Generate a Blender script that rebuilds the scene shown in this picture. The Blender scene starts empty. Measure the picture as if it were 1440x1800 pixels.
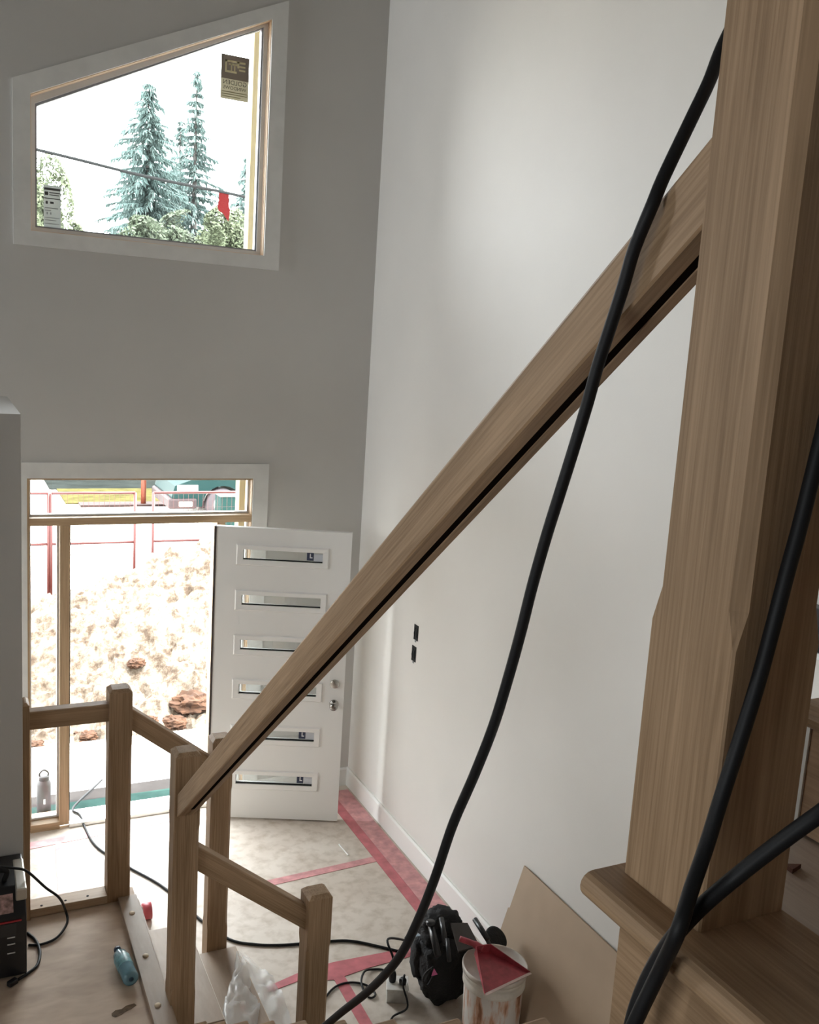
import bpy, bmesh, math, random
from mathutils import Vector, Matrix, noise

# ------------------------------------------------------------------ camera
F, CX, CY = 1640.0, 720.0, 900.0            # focal length and centre in pixels of the 1440x1800 frame
ROT = Matrix(((0.89982858, 0.01509623, -0.43598238),
              (-0.43172221, 0.17433215, -0.88499957),
              (0.06264559, 0.98457118, 0.16338643)))
CAM = Vector((0, 0, 3.2))
scene = bpy.context.scene
col = scene.collection
cd = bpy.data.cameras.new('camera')
cam = bpy.data.objects.new('camera', cd); col.objects.link(cam)
cam.matrix_world = Matrix.Translation(CAM) @ ROT.to_4x4()
cd.sensor_fit = 'VERTICAL'; cd.sensor_height = 36.0; cd.lens = 36.0 * F / 1800.0
cd.clip_start = 0.02; cd.clip_end = 400
scene.camera = cam

# ------------------------------------------------------------------ world, sun, exposure
W = bpy.data.worlds.new('sky'); scene.world = W; W.use_nodes = True
bg = W.node_tree.nodes['Background']
bg.inputs[0].default_value = (0.92, 0.975, 1.0, 1); bg.inputs[1].default_value = 18.0
sd = bpy.data.lights.new('sun', 'SUN'); sd.energy = 14.0; sd.angle = math.radians(0.6); sd.color = (1, .95, .86)
so = bpy.data.objects.new('sun', sd); col.objects.link(so)
so.rotation_euler = Vector((0.55, -0.045, 0.83)).to_track_quat('Z', 'Y').to_euler()
so.location = (8, 0, 20)
vs = scene.view_settings
vs.view_transform = 'Standard'; vs.look = 'None'; vs.gamma = 1; vs.use_curve_mapping = False
vs.exposure = 0.08
scene.cycles.max_bounces = 10; scene.cycles.diffuse_bounces = 6; scene.cycles.transparent_max_bounces = 16
scene.cycles.sample_clamp_indirect = 6.0

def portal(loc, rot, sx, sy):                # marks an opening so that skylight is sampled through it
    l = bpy.data.lights.new('daylight_portal', 'AREA'); l.shape = 'RECTANGLE'; l.size = sx; l.size_y = sy
    l.cycles.is_portal = True
    o = bpy.data.objects.new('daylight_portal', l); col.objects.link(o); o.location = loc; o.rotation_euler = rot
portal((1.1, 6.30, 1.15), (math.radians(-90), 0, 0), 1.45, 2.35)
portal((1.11, 6.30, 4.5), (math.radians(-90), 0, 0), 1.45, 1.5)

# ------------------------------------------------------------------ pixel helpers
def wd(x, y): return ROT @ Vector((x - CX, -(y - CY), -F))
def fl(x, y, z=0.0):
    d = wd(x, y); return CAM + d * ((z - CAM.z) / d.z)
def ony(x, y, Y):
    d = wd(x, y); return CAM + d * (Y / d.y)
def onx(x, y, X):
    d = wd(x, y); return CAM + d * (X / d.x)
def onplane(x, y, P, N):
    d = wd(x, y); return CAM + d * ((P - CAM).dot(N) / d.dot(N))

# ------------------------------------------------------------------ materials
MATS = {}
def mat(name, rgb=(.8, .8, .8), rough=.6, metal=0.0, var=0.0, vscale=8.0, bump=0.0, bscale=60.0, spec=.5, trans=0.0, alpha=1.0, coat=0.0, emit=None):
    if name in MATS: return MATS[name]
    m = bpy.data.materials.new(name); m.use_nodes = True; MATS[name] = m
    nt = m.node_tree; b = nt.nodes['Principled BSDF']
    b.inputs['Base Color'].default_value = (*rgb, 1); b.inputs['Roughness'].default_value = rough
    b.inputs['Metallic'].default_value = metal; b.inputs['Specular IOR Level'].default_value = spec
    b.inputs['Transmission Weight'].default_value = trans; b.inputs['Alpha'].default_value = alpha
    b.inputs['Coat Weight'].default_value = coat
    if emit:
        b.inputs['Emission Color'].default_value = (*emit[0], 1); b.inputs['Emission Strength'].default_value = emit[1]
    tc = nt.nodes.new('ShaderNodeTexCoord')
    if var:
        n = nt.nodes.new('ShaderNodeTexNoise'); n.inputs['Scale'].default_value = vscale; n.inputs['Detail'].default_value = 5
        nt.links.new(tc.outputs['Object'], n.inputs['Vector'])
        r = nt.nodes.new('ShaderNodeValToRGB')
        r.color_ramp.elements[0].position = .3; r.color_ramp.elements[1].position = .7
        r.color_ramp.elements[0].color = (*[c * (1 - var) for c in rgb], 1)
        r.color_ramp.elements[1].color = (*[min(1, c * (1 + var)) for c in rgb], 1)
        nt.links.new(n.outputs['Fac'], r.inputs['Fac']); nt.links.new(r.outputs['Color'], b.inputs['Base Color'])
    if bump:
        n = nt.nodes.new('ShaderNodeTexNoise'); n.inputs['Scale'].default_value = bscale; n.inputs['Detail'].default_value = 4
        nt.links.new(tc.outputs['Object'], n.inputs['Vector'])
        u = nt.nodes.new('ShaderNodeBump'); u.inputs['Strength'].default_value = bump; u.inputs['Distance'].default_value = .01
        nt.links.new(n.outputs['Fac'], u.inputs['Height']); nt.links.new(u.outputs['Normal'], b.inputs['Normal'])
    return m

def wood(name, lo, hi, axis=2, cross=26.0, along=1.2, rough=.55, fine=210.0, finefac=.5, bump=.2, pos=(.34, .66)):
    if name in MATS: return MATS[name]
    m = bpy.data.materials.new(name); m.use_nodes = True; MATS[name] = m
    nt = m.node_tree; b = nt.nodes['Principled BSDF']; b.inputs['Roughness'].default_value = rough
    b.inputs['Specular IOR Level'].default_value = .35
    tc = nt.nodes.new('ShaderNodeTexCoord')
    def streak(c, a, detail):
        mp = nt.nodes.new('ShaderNodeMapping'); s = [c, c, c]; s[axis] = a
        mp.inputs['Scale'].default_value = s
        nt.links.new(tc.outputs['Object'], mp.inputs['Vector'])
        n = nt.nodes.new('ShaderNodeTexNoise'); n.inputs['Scale'].default_value = 1; n.inputs['Detail'].default_value = detail
        n.inputs['Distortion'].default_value = .35
        nt.links.new(mp.outputs['Vector'], n.inputs['Vector']); return n
    n1 = streak(cross, along, 4); n2 = streak(fine, along * 4, 2)
    mx = nt.nodes.new('ShaderNodeMix'); mx.data_type = 'FLOAT'; mx.inputs[0].default_value = finefac
    nt.links.new(n1.outputs['Fac'], mx.inputs[2]); nt.links.new(n2.outputs['Fac'], mx.inputs[3])
    r = nt.nodes.new('ShaderNodeValToRGB')
    r.color_ramp.elements[0].position = pos[0]; r.color_ramp.elements[1].position = pos[1]
    r.color_ramp.elements[0].color = (*lo, 1); r.color_ramp.elements[1].color = (*hi, 1)
    nt.links.new(mx.outputs[0], r.inputs['Fac']); nt.links.new(r.outputs['Color'], b.inputs['Base Color'])
    u = nt.nodes.new('ShaderNodeBump'); u.inputs['Strength'].default_value = bump; u.inputs['Distance'].default_value = .002
    nt.links.new(n2.outputs['Fac'], u.inputs['Height']); nt.links.new(u.outputs['Normal'], b.inputs['Normal'])
    return m

def glass(name, tint=(1, 1, 1), gloss=.06):
    if name in MATS: return MATS[name]
    m = bpy.data.materials.new(name); m.use_nodes = True; MATS[name] = m
    nt = m.node_tree; nt.nodes.remove(nt.nodes['Principled BSDF'])
    t = nt.nodes.new('ShaderNodeBsdfTransparent'); t.inputs[0].default_value = (*tint, 1)
    g = nt.nodes.new('ShaderNodeBsdfGlossy'); g.inputs['Roughness'].default_value = .02
    f = nt.nodes.new('ShaderNodeFresnel'); f.inputs['IOR'].default_value = 1.45
    mm = nt.nodes.new('ShaderNodeMath'); mm.operation = 'MULTIPLY'; mm.inputs[1].default_value = 1.0 + gloss
    s = nt.nodes.new('ShaderNodeMixShader')
    nt.links.new(f.outputs[0], mm.inputs[0]); nt.links.new(mm.outputs[0], s.inputs[0])
    nt.links.new(t.outputs[0], s.inputs[1]); nt.links.new(g.outputs[0], s.inputs[2])
    nt.links.new(s.outputs[0], nt.nodes['Material Output'].inputs[0])
    return m

def film(name, rgb, opac, rough=.25):          # thin wrinkled plastic film
    m = bpy.data.materials.new(name); m.use_nodes = True; MATS[name] = m
    nt = m.node_tree; b = nt.nodes['Principled BSDF']
    b.inputs['Base Color'].default_value = (*rgb, 1); b.inputs['Roughness'].default_value = rough
    t = nt.nodes.new('ShaderNodeBsdfTransparent'); s = nt.nodes.new('ShaderNodeMixShader'); s.inputs[0].default_value = opac
    nt.links.new(t.outputs[0], s.inputs[1]); nt.links.new(b.outputs[0], s.inputs[2])
    nt.links.new(s.outputs[0], nt.nodes['Material Output'].inputs[0])
    return m

def backlit(name, rgb, tr):
    if name in MATS: return MATS[name]
    m = bpy.data.materials.new(name); m.use_nodes = True; MATS[name] = m
    nt = m.node_tree; nt.nodes.remove(nt.nodes['Principled BSDF'])
    d = nt.nodes.new('ShaderNodeBsdfDiffuse'); d.inputs[0].default_value = (*rgb, 1)
    t = nt.nodes.new('ShaderNodeBsdfTranslucent'); t.inputs[0].default_value = (*tr, 1)
    a = nt.nodes.new('ShaderNodeAddShader')
    nt.links.new(d.outputs[0], a.inputs[0]); nt.links.new(t.outputs[0], a.inputs[1])
    nt.links.new(a.outputs[0], nt.nodes['Material Output'].inputs[0])
    return m

OAK_LO, OAK_HI = (.225, .138, .072), (.42, .278, .165)
OAK = wood('oak_upright', OAK_LO, OAK_HI, 2)
OAKY = wood('oak_along_depth', OAK_LO, OAK_HI, 1)
OAKX = wood('oak_along_width', OAK_LO, OAK_HI, 0)
PINE = wood('pine_frame', (.36, .245, .14), (.55, .39, .24), 2, cross=18)
PINEX = wood('pine_frame_across', (.36, .245, .14), (.55, .39, .24), 0, cross=18)
PLYY = wood('plywood_riser', (.27, .165, .095), (.44, .29, .175), 1, cross=14, along=1.0)
LUMBER = wood('yellow_lumber', (.16, .125, .06), (.24, .20, .11), 2, cross=16)
PAINT = mat('pale_grey_wall_paint', (.575, .56, .535), .75, var=.02, vscale=2.2, bump=.04, bscale=120)  # wall paint toned down for the shaded front wall
LITPAINT = mat('warm_white_wall_paint', (.71, .685, .65), .7, var=.02, vscale=2.2, bump=.04, bscale=120)  # same wall paint, lightened to add brightness to the side wall
DIMWALL = mat('unpainted_drywall', (.36, .34, .31), .8, var=.06, vscale=3)  # unseen walls and ceiling, darkened to cut bounced light
PRIME = mat('grey_white_primer', (.75, .745, .72), .6, var=.05, vscale=9)
TRIMW = mat('white_trim_paint', (.82, .82, .79), .4)
DOORW = mat('white_door_paint', (.78, .77, .745), .45)
VINYL = mat('white_vinyl_frame', (.80, .81, .82), .35)
GLASS = glass('window_glass')
BLACK = mat('black_rubber', (.010, .010, .011), .55, spec=.25)
BLACKP = mat('black_plastic', (.014, .014, .016), .35)
BLACKC = mat('black_canvas', (.012, .012, .013), .85, bump=.6, bscale=90)
STEEL = mat('brushed_steel', (.62, .62, .62), .28, 1.0)
NICKEL = mat('satin_nickel', (.62, .60, .56), .3, 1.0)
DARK = mat('dark_recess', (.01, .01, .01), .9)
REDTAPE = mat('red_sheathing_tape', (.48, .135, .155), .45, var=.22, vscale=14)
PINKTAPE = mat('faded_pink_tape', (.56, .27, .275), .45, var=.25, vscale=18)

# ------------------------------------------------------------------ mesh helpers
def mesh_obj(name, bm, m, parent=None, smooth=False, M=None):
    bmesh.ops.recalc_face_normals(bm, faces=bm.faces)
    me = bpy.data.meshes.new(name); bm.to_mesh(me); bm.free()
    if m: me.materials.append(m)
    if smooth:
        for p in me.polygons: p.use_smooth = True
    return link(name, me, parent, M)

def link(name, me, parent=None, M=None):
    o = bpy.data.objects.new(name, me); col.objects.link(o)
    M = M or Matrix.Identity(4)
    if parent:
        o.parent = parent
        o.matrix_parent_inverse = Matrix.Identity(4)
        o.matrix_local = WORLD[parent].inverted() @ M
    else:
        o.matrix_world = M
    WORLD[o] = M
    return o
WORLD = {}

def thing(name, loc, label, cat, group=None, kind=None):
    o = bpy.data.objects.new(name, None); col.objects.link(o); o.empty_display_size = .1
    o.location = loc; WORLD[o] = Matrix.Translation(Vector(loc))
    return tag(o, label, cat, group, kind)
def tag(o, label, cat, group=None, kind=None):
    if label: o['label'] = label
    if cat: o['category'] = cat
    if group: o['group'] = group
    if kind: o['kind'] = kind
    return o
def structure(name, label, loc=(0, 0, 0)):
    return thing(name, loc, label, name.split('_')[0], None, 'structure')

def box_bm(x0, x1, y0, y1, z0, z1, bev=0.0, seg=2, bm=None):
    own = bm is None
    bm = bm or bmesh.new()
    v = [bm.verts.new(p) for p in ((x0,y0,z0),(x1,y0,z0),(x1,y1,z0),(x0,y1,z0),(x0,y0,z1),(x1,y0,z1),(x1,y1,z1),(x0,y1,z1))]
    for f in ((0,3,2,1),(4,5,6,7),(0,1,5,4),(1,2,6,5),(2,3,7,6),(3,0,4,7)): bm.faces.new([v[i] for i in f])
    if bev and own:
        bmesh.ops.bevel(bm, geom=bm.edges[:], offset=bev, segments=seg, affect='EDGES', profile=.5)
    return bm
def box(name, x0, x1, y0, y1, z0, z1, m, parent=None, bev=0.0, seg=2, M=None, smooth=False):
    return mesh_obj(name, box_bm(x0, x1, y0, y1, z0, z1, bev, seg), m, parent, smooth, M)

def prism_bm(poly, axis, a, b, bm=None):
    """extrude polygon (2D) along axis: 'y' -> (x,z), 'x' -> (y,z), 'z' -> (x,y)"""
    bm = bm or bmesh.new()
    def P(u, v, t): return (u, t, v) if axis == 'y' else ((t, u, v) if axis == 'x' else (u, v, t))
    A = [bm.verts.new(P(u, v, a)) for u, v in poly]; B = [bm.verts.new(P(u, v, b)) for u, v in poly]
    bm.faces.new(A); bm.faces.new(B[::-1])
    n = len(poly)
    for i in range(n): bm.faces.new((A[i], A[(i+1) % n], B[(i+1) % n], B[i]))
    return bm
def prism(name, poly, axis, a, b, m, parent=None, bev=0.0, M=None, smooth=False):
    bm = prism_bm(poly, axis, a, b)
    if bev: bmesh.ops.bevel(bm, geom=bm.edges[:], offset=bev, segments=2, affect='EDGES', profile=.5)
    return mesh_obj(name, bm, m, parent, smooth, M)

def lathe_bm(prof, n=32, bm=None, M=None):
    bm = bm or bmesh.new(); rings = []
    for r, z in prof:
        if r < 1e-6: rings.append([bm.verts.new((0, 0, z))])
        else: rings.append([bm.verts.new((r*math.cos(2*math.pi*i/n), r*math.sin(2*math.pi*i/n), z)) for i in range(n)])
    for a, b in zip(rings, rings[1:]):
        for i in range(n):
            j = (i+1) % n
            if len(a) == 1 and len(b) == 1: continue
            if len(a) == 1: bm.faces.new((a[0], b[i], b[j]))
            elif len(b) == 1: bm.faces.new((a[i], a[j], b[0]))
            else: bm.faces.new((a[i], a[j], b[j], b[i]))
    if M: bmesh.ops.transform(bm, matrix=M, verts=bm.verts)
    return bm
def lathe(name, prof, m, parent=None, M=None, n=32, smooth=True):
    return mesh_obj(name, lathe_bm(prof, n), m, parent, smooth, M)

def spline(pts, per=8):
    pts = [Vector(p) for p in pts]; out = []
    P = [pts[0]*2 - pts[1]] + pts + [pts[-1]*2 - pts[-2]]
    for i in range(1, len(P)-2):
        for k in range(per):
            t = k/per; a, b, c, d = P[i-1], P[i], P[i+1], P[i+2]
            out.append(.5*((2*b) + (c-a)*t + (2*a-5*b+4*c-d)*t*t + (3*b-a-3*c+d)*t**3))
    out.append(pts[-1]); return out
def tube_bm(pts, r, n=10, bm=None, closed=False):
    bm = bm or bmesh.new(); rings = []; N = None
    for i, p in enumerate(pts):
        t = (pts[min(i+1, len(pts)-1)] - pts[max(i-1, 0)]).normalized()
        if N is None: N = t.orthogonal().normalized()
        else: N = (N - t*N.dot(t)).normalized()
        B = t.cross(N); rr = r[i] if isinstance(r, (list, tuple)) else r
        rings.append([bm.verts.new(p + (N*math.cos(2*math.pi*k/n) + B*math.sin(2*math.pi*k/n))*rr) for k in range(n)])
    for a, b in zip(rings, rings[1:]):
        for k in range(n): bm.faces.new((a[k], a[(k+1) % n], b[(k+1) % n], b[k]))
    bm.faces.new(rings[0][::-1]); bm.faces.new(rings[-1])
    return bm
def tube(name, pts, r, m, parent=None, per=8, n=10):
    return mesh_obj(name, tube_bm(spline(pts, per), r, n), m, parent, True)

def text_mesh(name, body, size, m, parent, M, mirror=False, align='CENTER'):
    c = bpy.data.curves.new(name, 'FONT'); c.body = body; c.size = size; c.align_x = align; c.align_y = 'CENTER'; c.extrude = .0002
    o = bpy.data.objects.new(name, c); col.objects.link(o)
    bpy.context.view_layer.update()
    me = bpy.data.meshes.new_from_object(o.evaluated_get(bpy.context.evaluated_depsgraph_get()))
    bpy.data.objects.remove(o); bpy.data.curves.remove(c)
    if mirror:
        for v in me.vertices: v.co.x = -v.co.x
    me.materials.clear(); me.materials.append(m); me.name = name
    return link(name, me, parent, M)

# ================================================================== ROOM SHELL
WX, WY = 2.615, 6.08                 # side wall face, front wall face
LZ = .555; R_ = .185                 # main floor above the foyer, stair rise
# foyer floor: paper board over concrete with grime
def floor_mat():
    m = bpy.data.materials.new('paper_covered_floor'); m.use_nodes = True; nt = m.node_tree; b = nt.nodes['Principled BSDF']
    b.inputs['Roughness'].default_value = .55
    tc = nt.nodes.new('ShaderNodeTexCoord')
    def nz(s, d=6, dist=0):
        n = nt.nodes.new('ShaderNodeTexNoise'); n.inputs['Scale'].default_value = s; n.inputs['Detail'].default_value = d
        n.inputs['Distortion'].default_value = dist
        nt.links.new(tc.outputs['Object'], n.inputs['Vector']); return n
    a = nz(2.4, 9, .15); r = nt.nodes.new('ShaderNodeValToRGB')
    e = r.color_ramp.elements; e[0].position = .3; e[0].color = (.50, .435, .37, 1); e[1].position = .70; e[1].color = (.62, .565, .50, 1)
    nt.links.new(a.outputs['Fac'], r.inputs['Fac'])
    g = nz(14, 10, .2); r2 = nt.nodes.new('ShaderNodeValToRGB'); e = r2.color_ramp.elements
    e[0].position = .26; e[0].color = (.72, .68, .63, 1); e[1].position = .55; e[1].color = (1, 1, 1, 1)
    nt.links.new(g.outputs['Fac'], r2.inputs['Fac'])
    mx = nt.nodes.new('ShaderNodeMix'); mx.data_type = 'RGBA'; mx.blend_type = 'MULTIPLY'; mx.inputs[0].default_value = 1
    nt.links.new(r.outputs['Color'], mx.inputs[6]); nt.links.new(r2.outputs['Color'], mx.inputs[7])
    nt.links.new(mx.outputs[2], b.inputs['Base Color']); return m
FLOORM = floor_mat()
o = box('floor', -4.6, 2.8, -3.6, WY+.02, -.12, 0, FLOORM); tag(o, 'dusty paper-covered foyer floor', 'floor', kind='structure')
PLYF = wood('dirty_landing_plywood', (.40, .295, .215), (.60, .47, .36), 0, cross=3.0, along=2.0, fine=18, finefac=.45, rough=.65)
MDF = wood('brown_hardboard', (.31, .235, .175), (.40, .31, .235), 1, cross=8, along=3, fine=60, finefac=.3, rough=.5)
o = box('floor_upper', -4.6, .745, -3.6, 4.32, .30, LZ, PLYF); tag(o, 'raised plywood landing floor beside the foyer', 'floor', kind='structure')

bm = bmesh.new()
for poly in ([(-4.6,-.12),(.37,-.12),(.37,7.6),(-4.6,7.6)], [(.37,2.345),(1.815,2.345),(1.815,3.78),(.37,3.78)],
             [(.37,3.78),(.40,3.78),(.40,7.6),(.37,7.6)], [(.40,4.555),(1.815,5.228),(1.815,7.6),(.40,7.6)],
             [(1.815,-.12),(2.85,-.12),(2.85,7.6),(1.815,7.6)]):
    prism_bm(poly, 'y', WY, WY+.17, bm)
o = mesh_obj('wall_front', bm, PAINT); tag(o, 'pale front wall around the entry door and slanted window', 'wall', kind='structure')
o = box('wall_right', WX, WX+.2, -3.6, WY, -.12, 7.6, LITPAINT); tag(o, 'tall white side wall beside the stairs', 'wall', kind='structure')
o = box('wall_back', -4.6, 2.85, -3.75, -3.6, -.12, 7.6, DIMWALL); tag(o, 'bare drywall wall behind the stairwell', 'wall', kind='structure')
# unseen left wall; two openings added to light the newel and side wall
LX = -4.6
ADDED_WINS = [(-1.4, .65, 2.0, 3.1), (4.85, 5.98, 2.1, 5.1)]        # y0, y1, z0, z1 of the two added window openings
bm = bmesh.new()
def lwall(y0, y1, z0, z1): prism_bm([(y0,z0),(y1,z0),(y1,z1),(y0,z1)], 'x', LX-.17, LX, bm)
ycur = -3.75
for (y0, y1, z0, z1) in ADDED_WINS:
    lwall(ycur, y0, -.12, 7.6); lwall(y0, y1, -.12, z0); lwall(y0, y1, z1, 7.6); ycur = y1
lwall(ycur, WY+.17, -.12, 7.6)
o = mesh_obj('wall_left', bm, DIMWALL); tag(o, 'bare drywall wall with two picture windows beyond the landing', 'wall', kind='structure')
for n_, (y0, y1, z0, z1) in enumerate(ADDED_WINS):
    w_ = structure('window_%d' % (3+n_), ['narrow','wide'][n_]+' picture window in the bare drywall wall', (LX, (y0+y1)/2, z0))
    for a in ((y0,y0+.04,z0,z1),(y1-.04,y1,z0,z1),(y0+.04,y1-.04,z0,z0+.04),(y0+.04,y1-.04,z1-.04,z1)):
        box('sash_frame', LX-.12, LX-.06, a[0], a[1], a[2], a[3], VINYL, w_)
    box('pane', LX-.095, LX-.091, y0+.04, y1-.04, z0+.04, z1-.04, GLASS, w_)
    portal((LX-.2, (y0+y1)/2, (z0+z1)/2), (0, math.radians(-90), 0), z1-z0, y1-y0)
bm = prism_bm([(-4.8,5.2),(2.85,6.9),(2.85,7.1),(-4.8,5.4)], 'y', -3.75, WY+.17)
o = mesh_obj('ceiling', bm, DIMWALL); tag(o, 'sloped bare drywall ceiling', 'ceiling', kind='structure')
# half-height partition beside the landing
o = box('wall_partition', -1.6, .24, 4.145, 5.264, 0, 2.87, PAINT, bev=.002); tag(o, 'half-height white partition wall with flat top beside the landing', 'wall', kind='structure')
# enclosed wall under the flight that climbs along the side wall
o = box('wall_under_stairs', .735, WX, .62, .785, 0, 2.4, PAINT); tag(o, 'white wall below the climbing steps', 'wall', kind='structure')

# baseboards
o = prism('baseboard_right', [(WX,0),(WX-.016,0),(WX-.016,.125),(WX-.010,.14),(WX,.14)], 'y', .79, WY, TRIMW); tag(o, 'white baseboard along the side wall', 'baseboard', kind='structure')
o = prism('baseboard_front', [(WY,0),(WY-.016,0),(WY-.016,.125),(WY-.010,.14),(WY,.14)], 'x', 1.908, WX-.016, TRIMW); tag(o, 'white baseboard on the front wall by the corner', 'baseboard', kind='structure')

# ------------------------------------------------------------------ slanted window
w1 = structure('window_1', 'slanted-top picture window high on the front wall', (1.115, WY, 3.7))
OB, IB, OL, OR_, IL, IR = 3.705, 3.79, .315, 1.92, .41, 1.818
OTL, OTR, ITL, ITR = 4.616, 5.355, 4.548, 5.227
for poly in ([(OL,OB),(OR_,OB),(IR,IB),(IL,IB)], [(OL,OTL),(IL,ITL),(IR,ITR),(OR_,OTR)], [(OL,OB),(IL,IB),(IL,ITL),(OL,OTL)], [(OR_,OB),(OR_,OTR),(IR,ITR),(IR,IB)]):
    prism('casing_board', poly, 'y', WY-.018, WY-.0005, PRIME, w1)
def inset(d): return [(IL+d,IB+d),(IR-d,IB+d),(IR-d,ITR-d*1.1),(IL+d,ITL-d*1.1)]
def ring(name, d0, d1, y0, y1, m, parent, shp=inset):
    A, B = shp(d0), shp(d1)
    for i in range(len(A)):
        j = (i+1) % len(A); prism(name, [A[i], A[j], B[j], B[i]], 'y', y0, y1, m, parent)
ring('jamb_board', -.004, .004, WY-.0005, WY+.075, mat('peach_pine_jamb', (.82,.62,.44), .6, var=.06, vscale=10), w1)
ring('sash_frame', .003, .030, WY+.06, WY+.125, VINYL, w1)
ring('outer_stop', .030, .040, WY+.075, WY+.12, mat('grey_gasket', (.35,.35,.37), .5), w1)
prism('pane', inset(.030), 'y', WY+.098, WY+.100, GLASS, w1)

# ------------------------------------------------------------------ entry frame with sidelites and transom
w2 = structure('window_2', 'wooden entry frame with transom glass and narrow sidelites', (1.09, WY, 0))
EL, ER = .39, 1.795
for poly in ([(.285,0),(.383,0),(.383,2.328),(.285,2.425)], [(.285,2.425),(.383,2.328),(1.80,2.328),(1.906,2.425)], [(1.80,0),(1.906,0),(1.906,2.425),(1.80,2.328)]):
    prism('casing_board', poly, 'y', WY-.018, WY-.0005, PRIME, w2)
Y0, Y1 = WY-.006, WY+.15
box('jamb_post', .372, EL+.006, Y0, Y1, 0, 2.345, PINE, w2); box('jamb_post', ER, 1.814, Y0, Y1, 0, 2.345, PINE, w2)
box('head_board', EL+.006, ER, Y0, Y1, 2.318, 2.344, PINEX, w2)
box('transom_bar', EL+.006, ER, Y0-.006, Y1, 2.03, 2.078, PINEX, w2, .002)
ML0, ML1 = ony(105, 1100, WY).x, ony(122, 1100, WY).x
box('mullion_post', ML0, ML1, Y0-.004, Y1, .02, 2.03, PINE, w2, .002)
box('mullion_post', 1.565, 1.62, Y0, Y1, .02, 2.03, PINE, w2, .002)
box('gasket', ML1, ML1+.007, Y0+.02, Y0+.05, .03, 2.03, BLACK, w2); 
box('sill_board', EL+.006, ML0, Y0-.012, Y1, .0, .05, PINEX, w2); box('sill_board', 1.62, ER, Y0-.012, Y1, .0, .05, PINEX, w2)
box('threshold', ML1, 1.565, Y0-.02, Y1+.02, .0, .028, mat('aluminium_threshold', (.72,.72,.70), .35, .6), w2, .003)
def lite(x0, x1, z0, z1, fw=.012):
    for a in ((x0,x0+fw,z0,z1),(x1-fw,x1,z0,z1),(x0+fw,x1-fw,z0,z0+fw),(x0+fw,x1-fw,z1-fw,z1)):
        box('glazing_bead', a[0], a[1], WY+.06, WY+.10, a[2], a[3], VINYL, w2)
    box('pane', x0+fw, x1-fw, WY+.078, WY+.082, z0+fw, z1-fw, GLASS, w2)
lite(EL+.006, ER, 2.078, 2.318); lite(EL+.006, ML0, .05, 2.03); lite(1.62, ER, .05, 2.03)

# ------------------------------------------------------------------ open entry door, six narrow lites
d1 = structure('door_1', 'open white entry door with six narrow glass lites', (1.517, 5.90, 0))
S0 = Vector((1.517, 5.90, 0)); S1 = Vector((2.327, 5.552, 0)); DU = (S1-S0).normalized()
DM = Matrix.Translation(S0) @ Matrix.Rotation(math.atan2(DU.y, DU.x), 4, 'Z')     # local x along the slab, -y faces the room
DWID, DH, DT = .884, 2.04, .045
bands = [1.788, 1.482, 1.174, .866, .545, .222]   # bottoms of the lite frames
FH = .142; GX0, GX1 = .178, .697; FX0, FX1 = .132, .740
bm = bmesh.new()
def slab_piece(x0, x1, z0, z1): box_bm(x0, x1, 0, DT, z0, z1, bm=bm)
slab_piece(0, GX0, .012, DH); slab_piece(GX1, DWID, .012, DH)
zz = .012
for b in sorted(bands):
    slab_piece(GX0, GX1, zz, b+.040); zz = b+FH-.034
slab_piece(GX0, GX1, zz, DH)
mesh_obj('slab', bm, DOORW, d1, M=DM)
for i, b in enumerate(bands):
    z0, z1 = b, b+FH
    A = [(FX0,z0),(FX1,z0),(FX1,z1),(FX0,z1)]; B = [(GX0,z0+.040),(GX1,z0+.040),(GX1,z1-.034),(GX0,z1-.034)]
    bm = bmesh.new()
    va = [bm.verts.new((x, 0, z)) for x, z in A]; vb = [bm.verts.new((x+(.008 if x < .4 else -.008), -.011, z+(.008 if z < (z0+z1)/2 else -.008))) for x, z in A]
    vc = [bm.verts.new((x, -.009, z)) for x, z in B]; vd = [bm.verts.new((x, .018, z)) for x, z in B]
    for P, Q in ((va, vb), (vb, vc), (vc, vd)):
        for k in range(4): bm.faces.new((P[k], P[(k+1) % 4], Q[(k+1) % 4], Q[k]))
    fr = mesh_obj('lite_frame', bm, DOORW, d1, M=DM)
    box('pane', GX0, GX1, .018, .022, z0+.040, z1-.034, glass('door_glass', (.93,.95,.95), 1.2), fr, M=DM)
    box('shadow_gap', GX0, GX1, .004, .0178, z0+.040, z0+.0445, BLACK, fr, M=DM)
    if i in (0, 4, 5):
        box('sticker', GX1-.105, GX1-.06, .0155, .017, z0+.050, z1-.040, mat('dark_blue_label', (.035,.045,.09), .5), fr, M=DM)
        box('sticker_mark', GX1-.086, GX1-.079, .0145, .0153, z0+.066, z1-.046, mat('white_print', (.75,.77,.8), .5), fr, M=DM)
        box('sticker_mark', GX1-.086, GX1-.068, .0145, .0153, z0+.066, z0+.073, mat('white_print'), fr, M=DM)
        box('label_strip', GX1-.058, GX1-.002, .0155, .017, z0+.046, z1-.046, mat('pale_label', (.6,.62,.66), .5), fr, M=DM)
def face_M(x, z): return DM @ Matrix.Translation((x, 0, z)) @ Matrix.Rotation(math.radians(90), 4, 'X')
lathe('deadbolt', [(0,.0),(.030,0),(.030,.010),(.026,.014),(0,.015)], mat('dull_nickel', (.50,.48,.44), .3, 1.0), d1, face_M(.818, 1.002), 28)
lathe('knob', [(.031,0),(.031,.006),(.024,.010),(.011,.014),(.011,.034),(.022,.040),(.028,.052),(.024,.066),(.012,.071),(0,.0715)], mat('dark_nickel', (.34,.32,.30), .22, 1.0), d1, face_M(.820, .859), 28)
box('latch_plate', DWID, DWID+.002, .008, .037, .82, .895, NICKEL, d1, M=DM)
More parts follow.
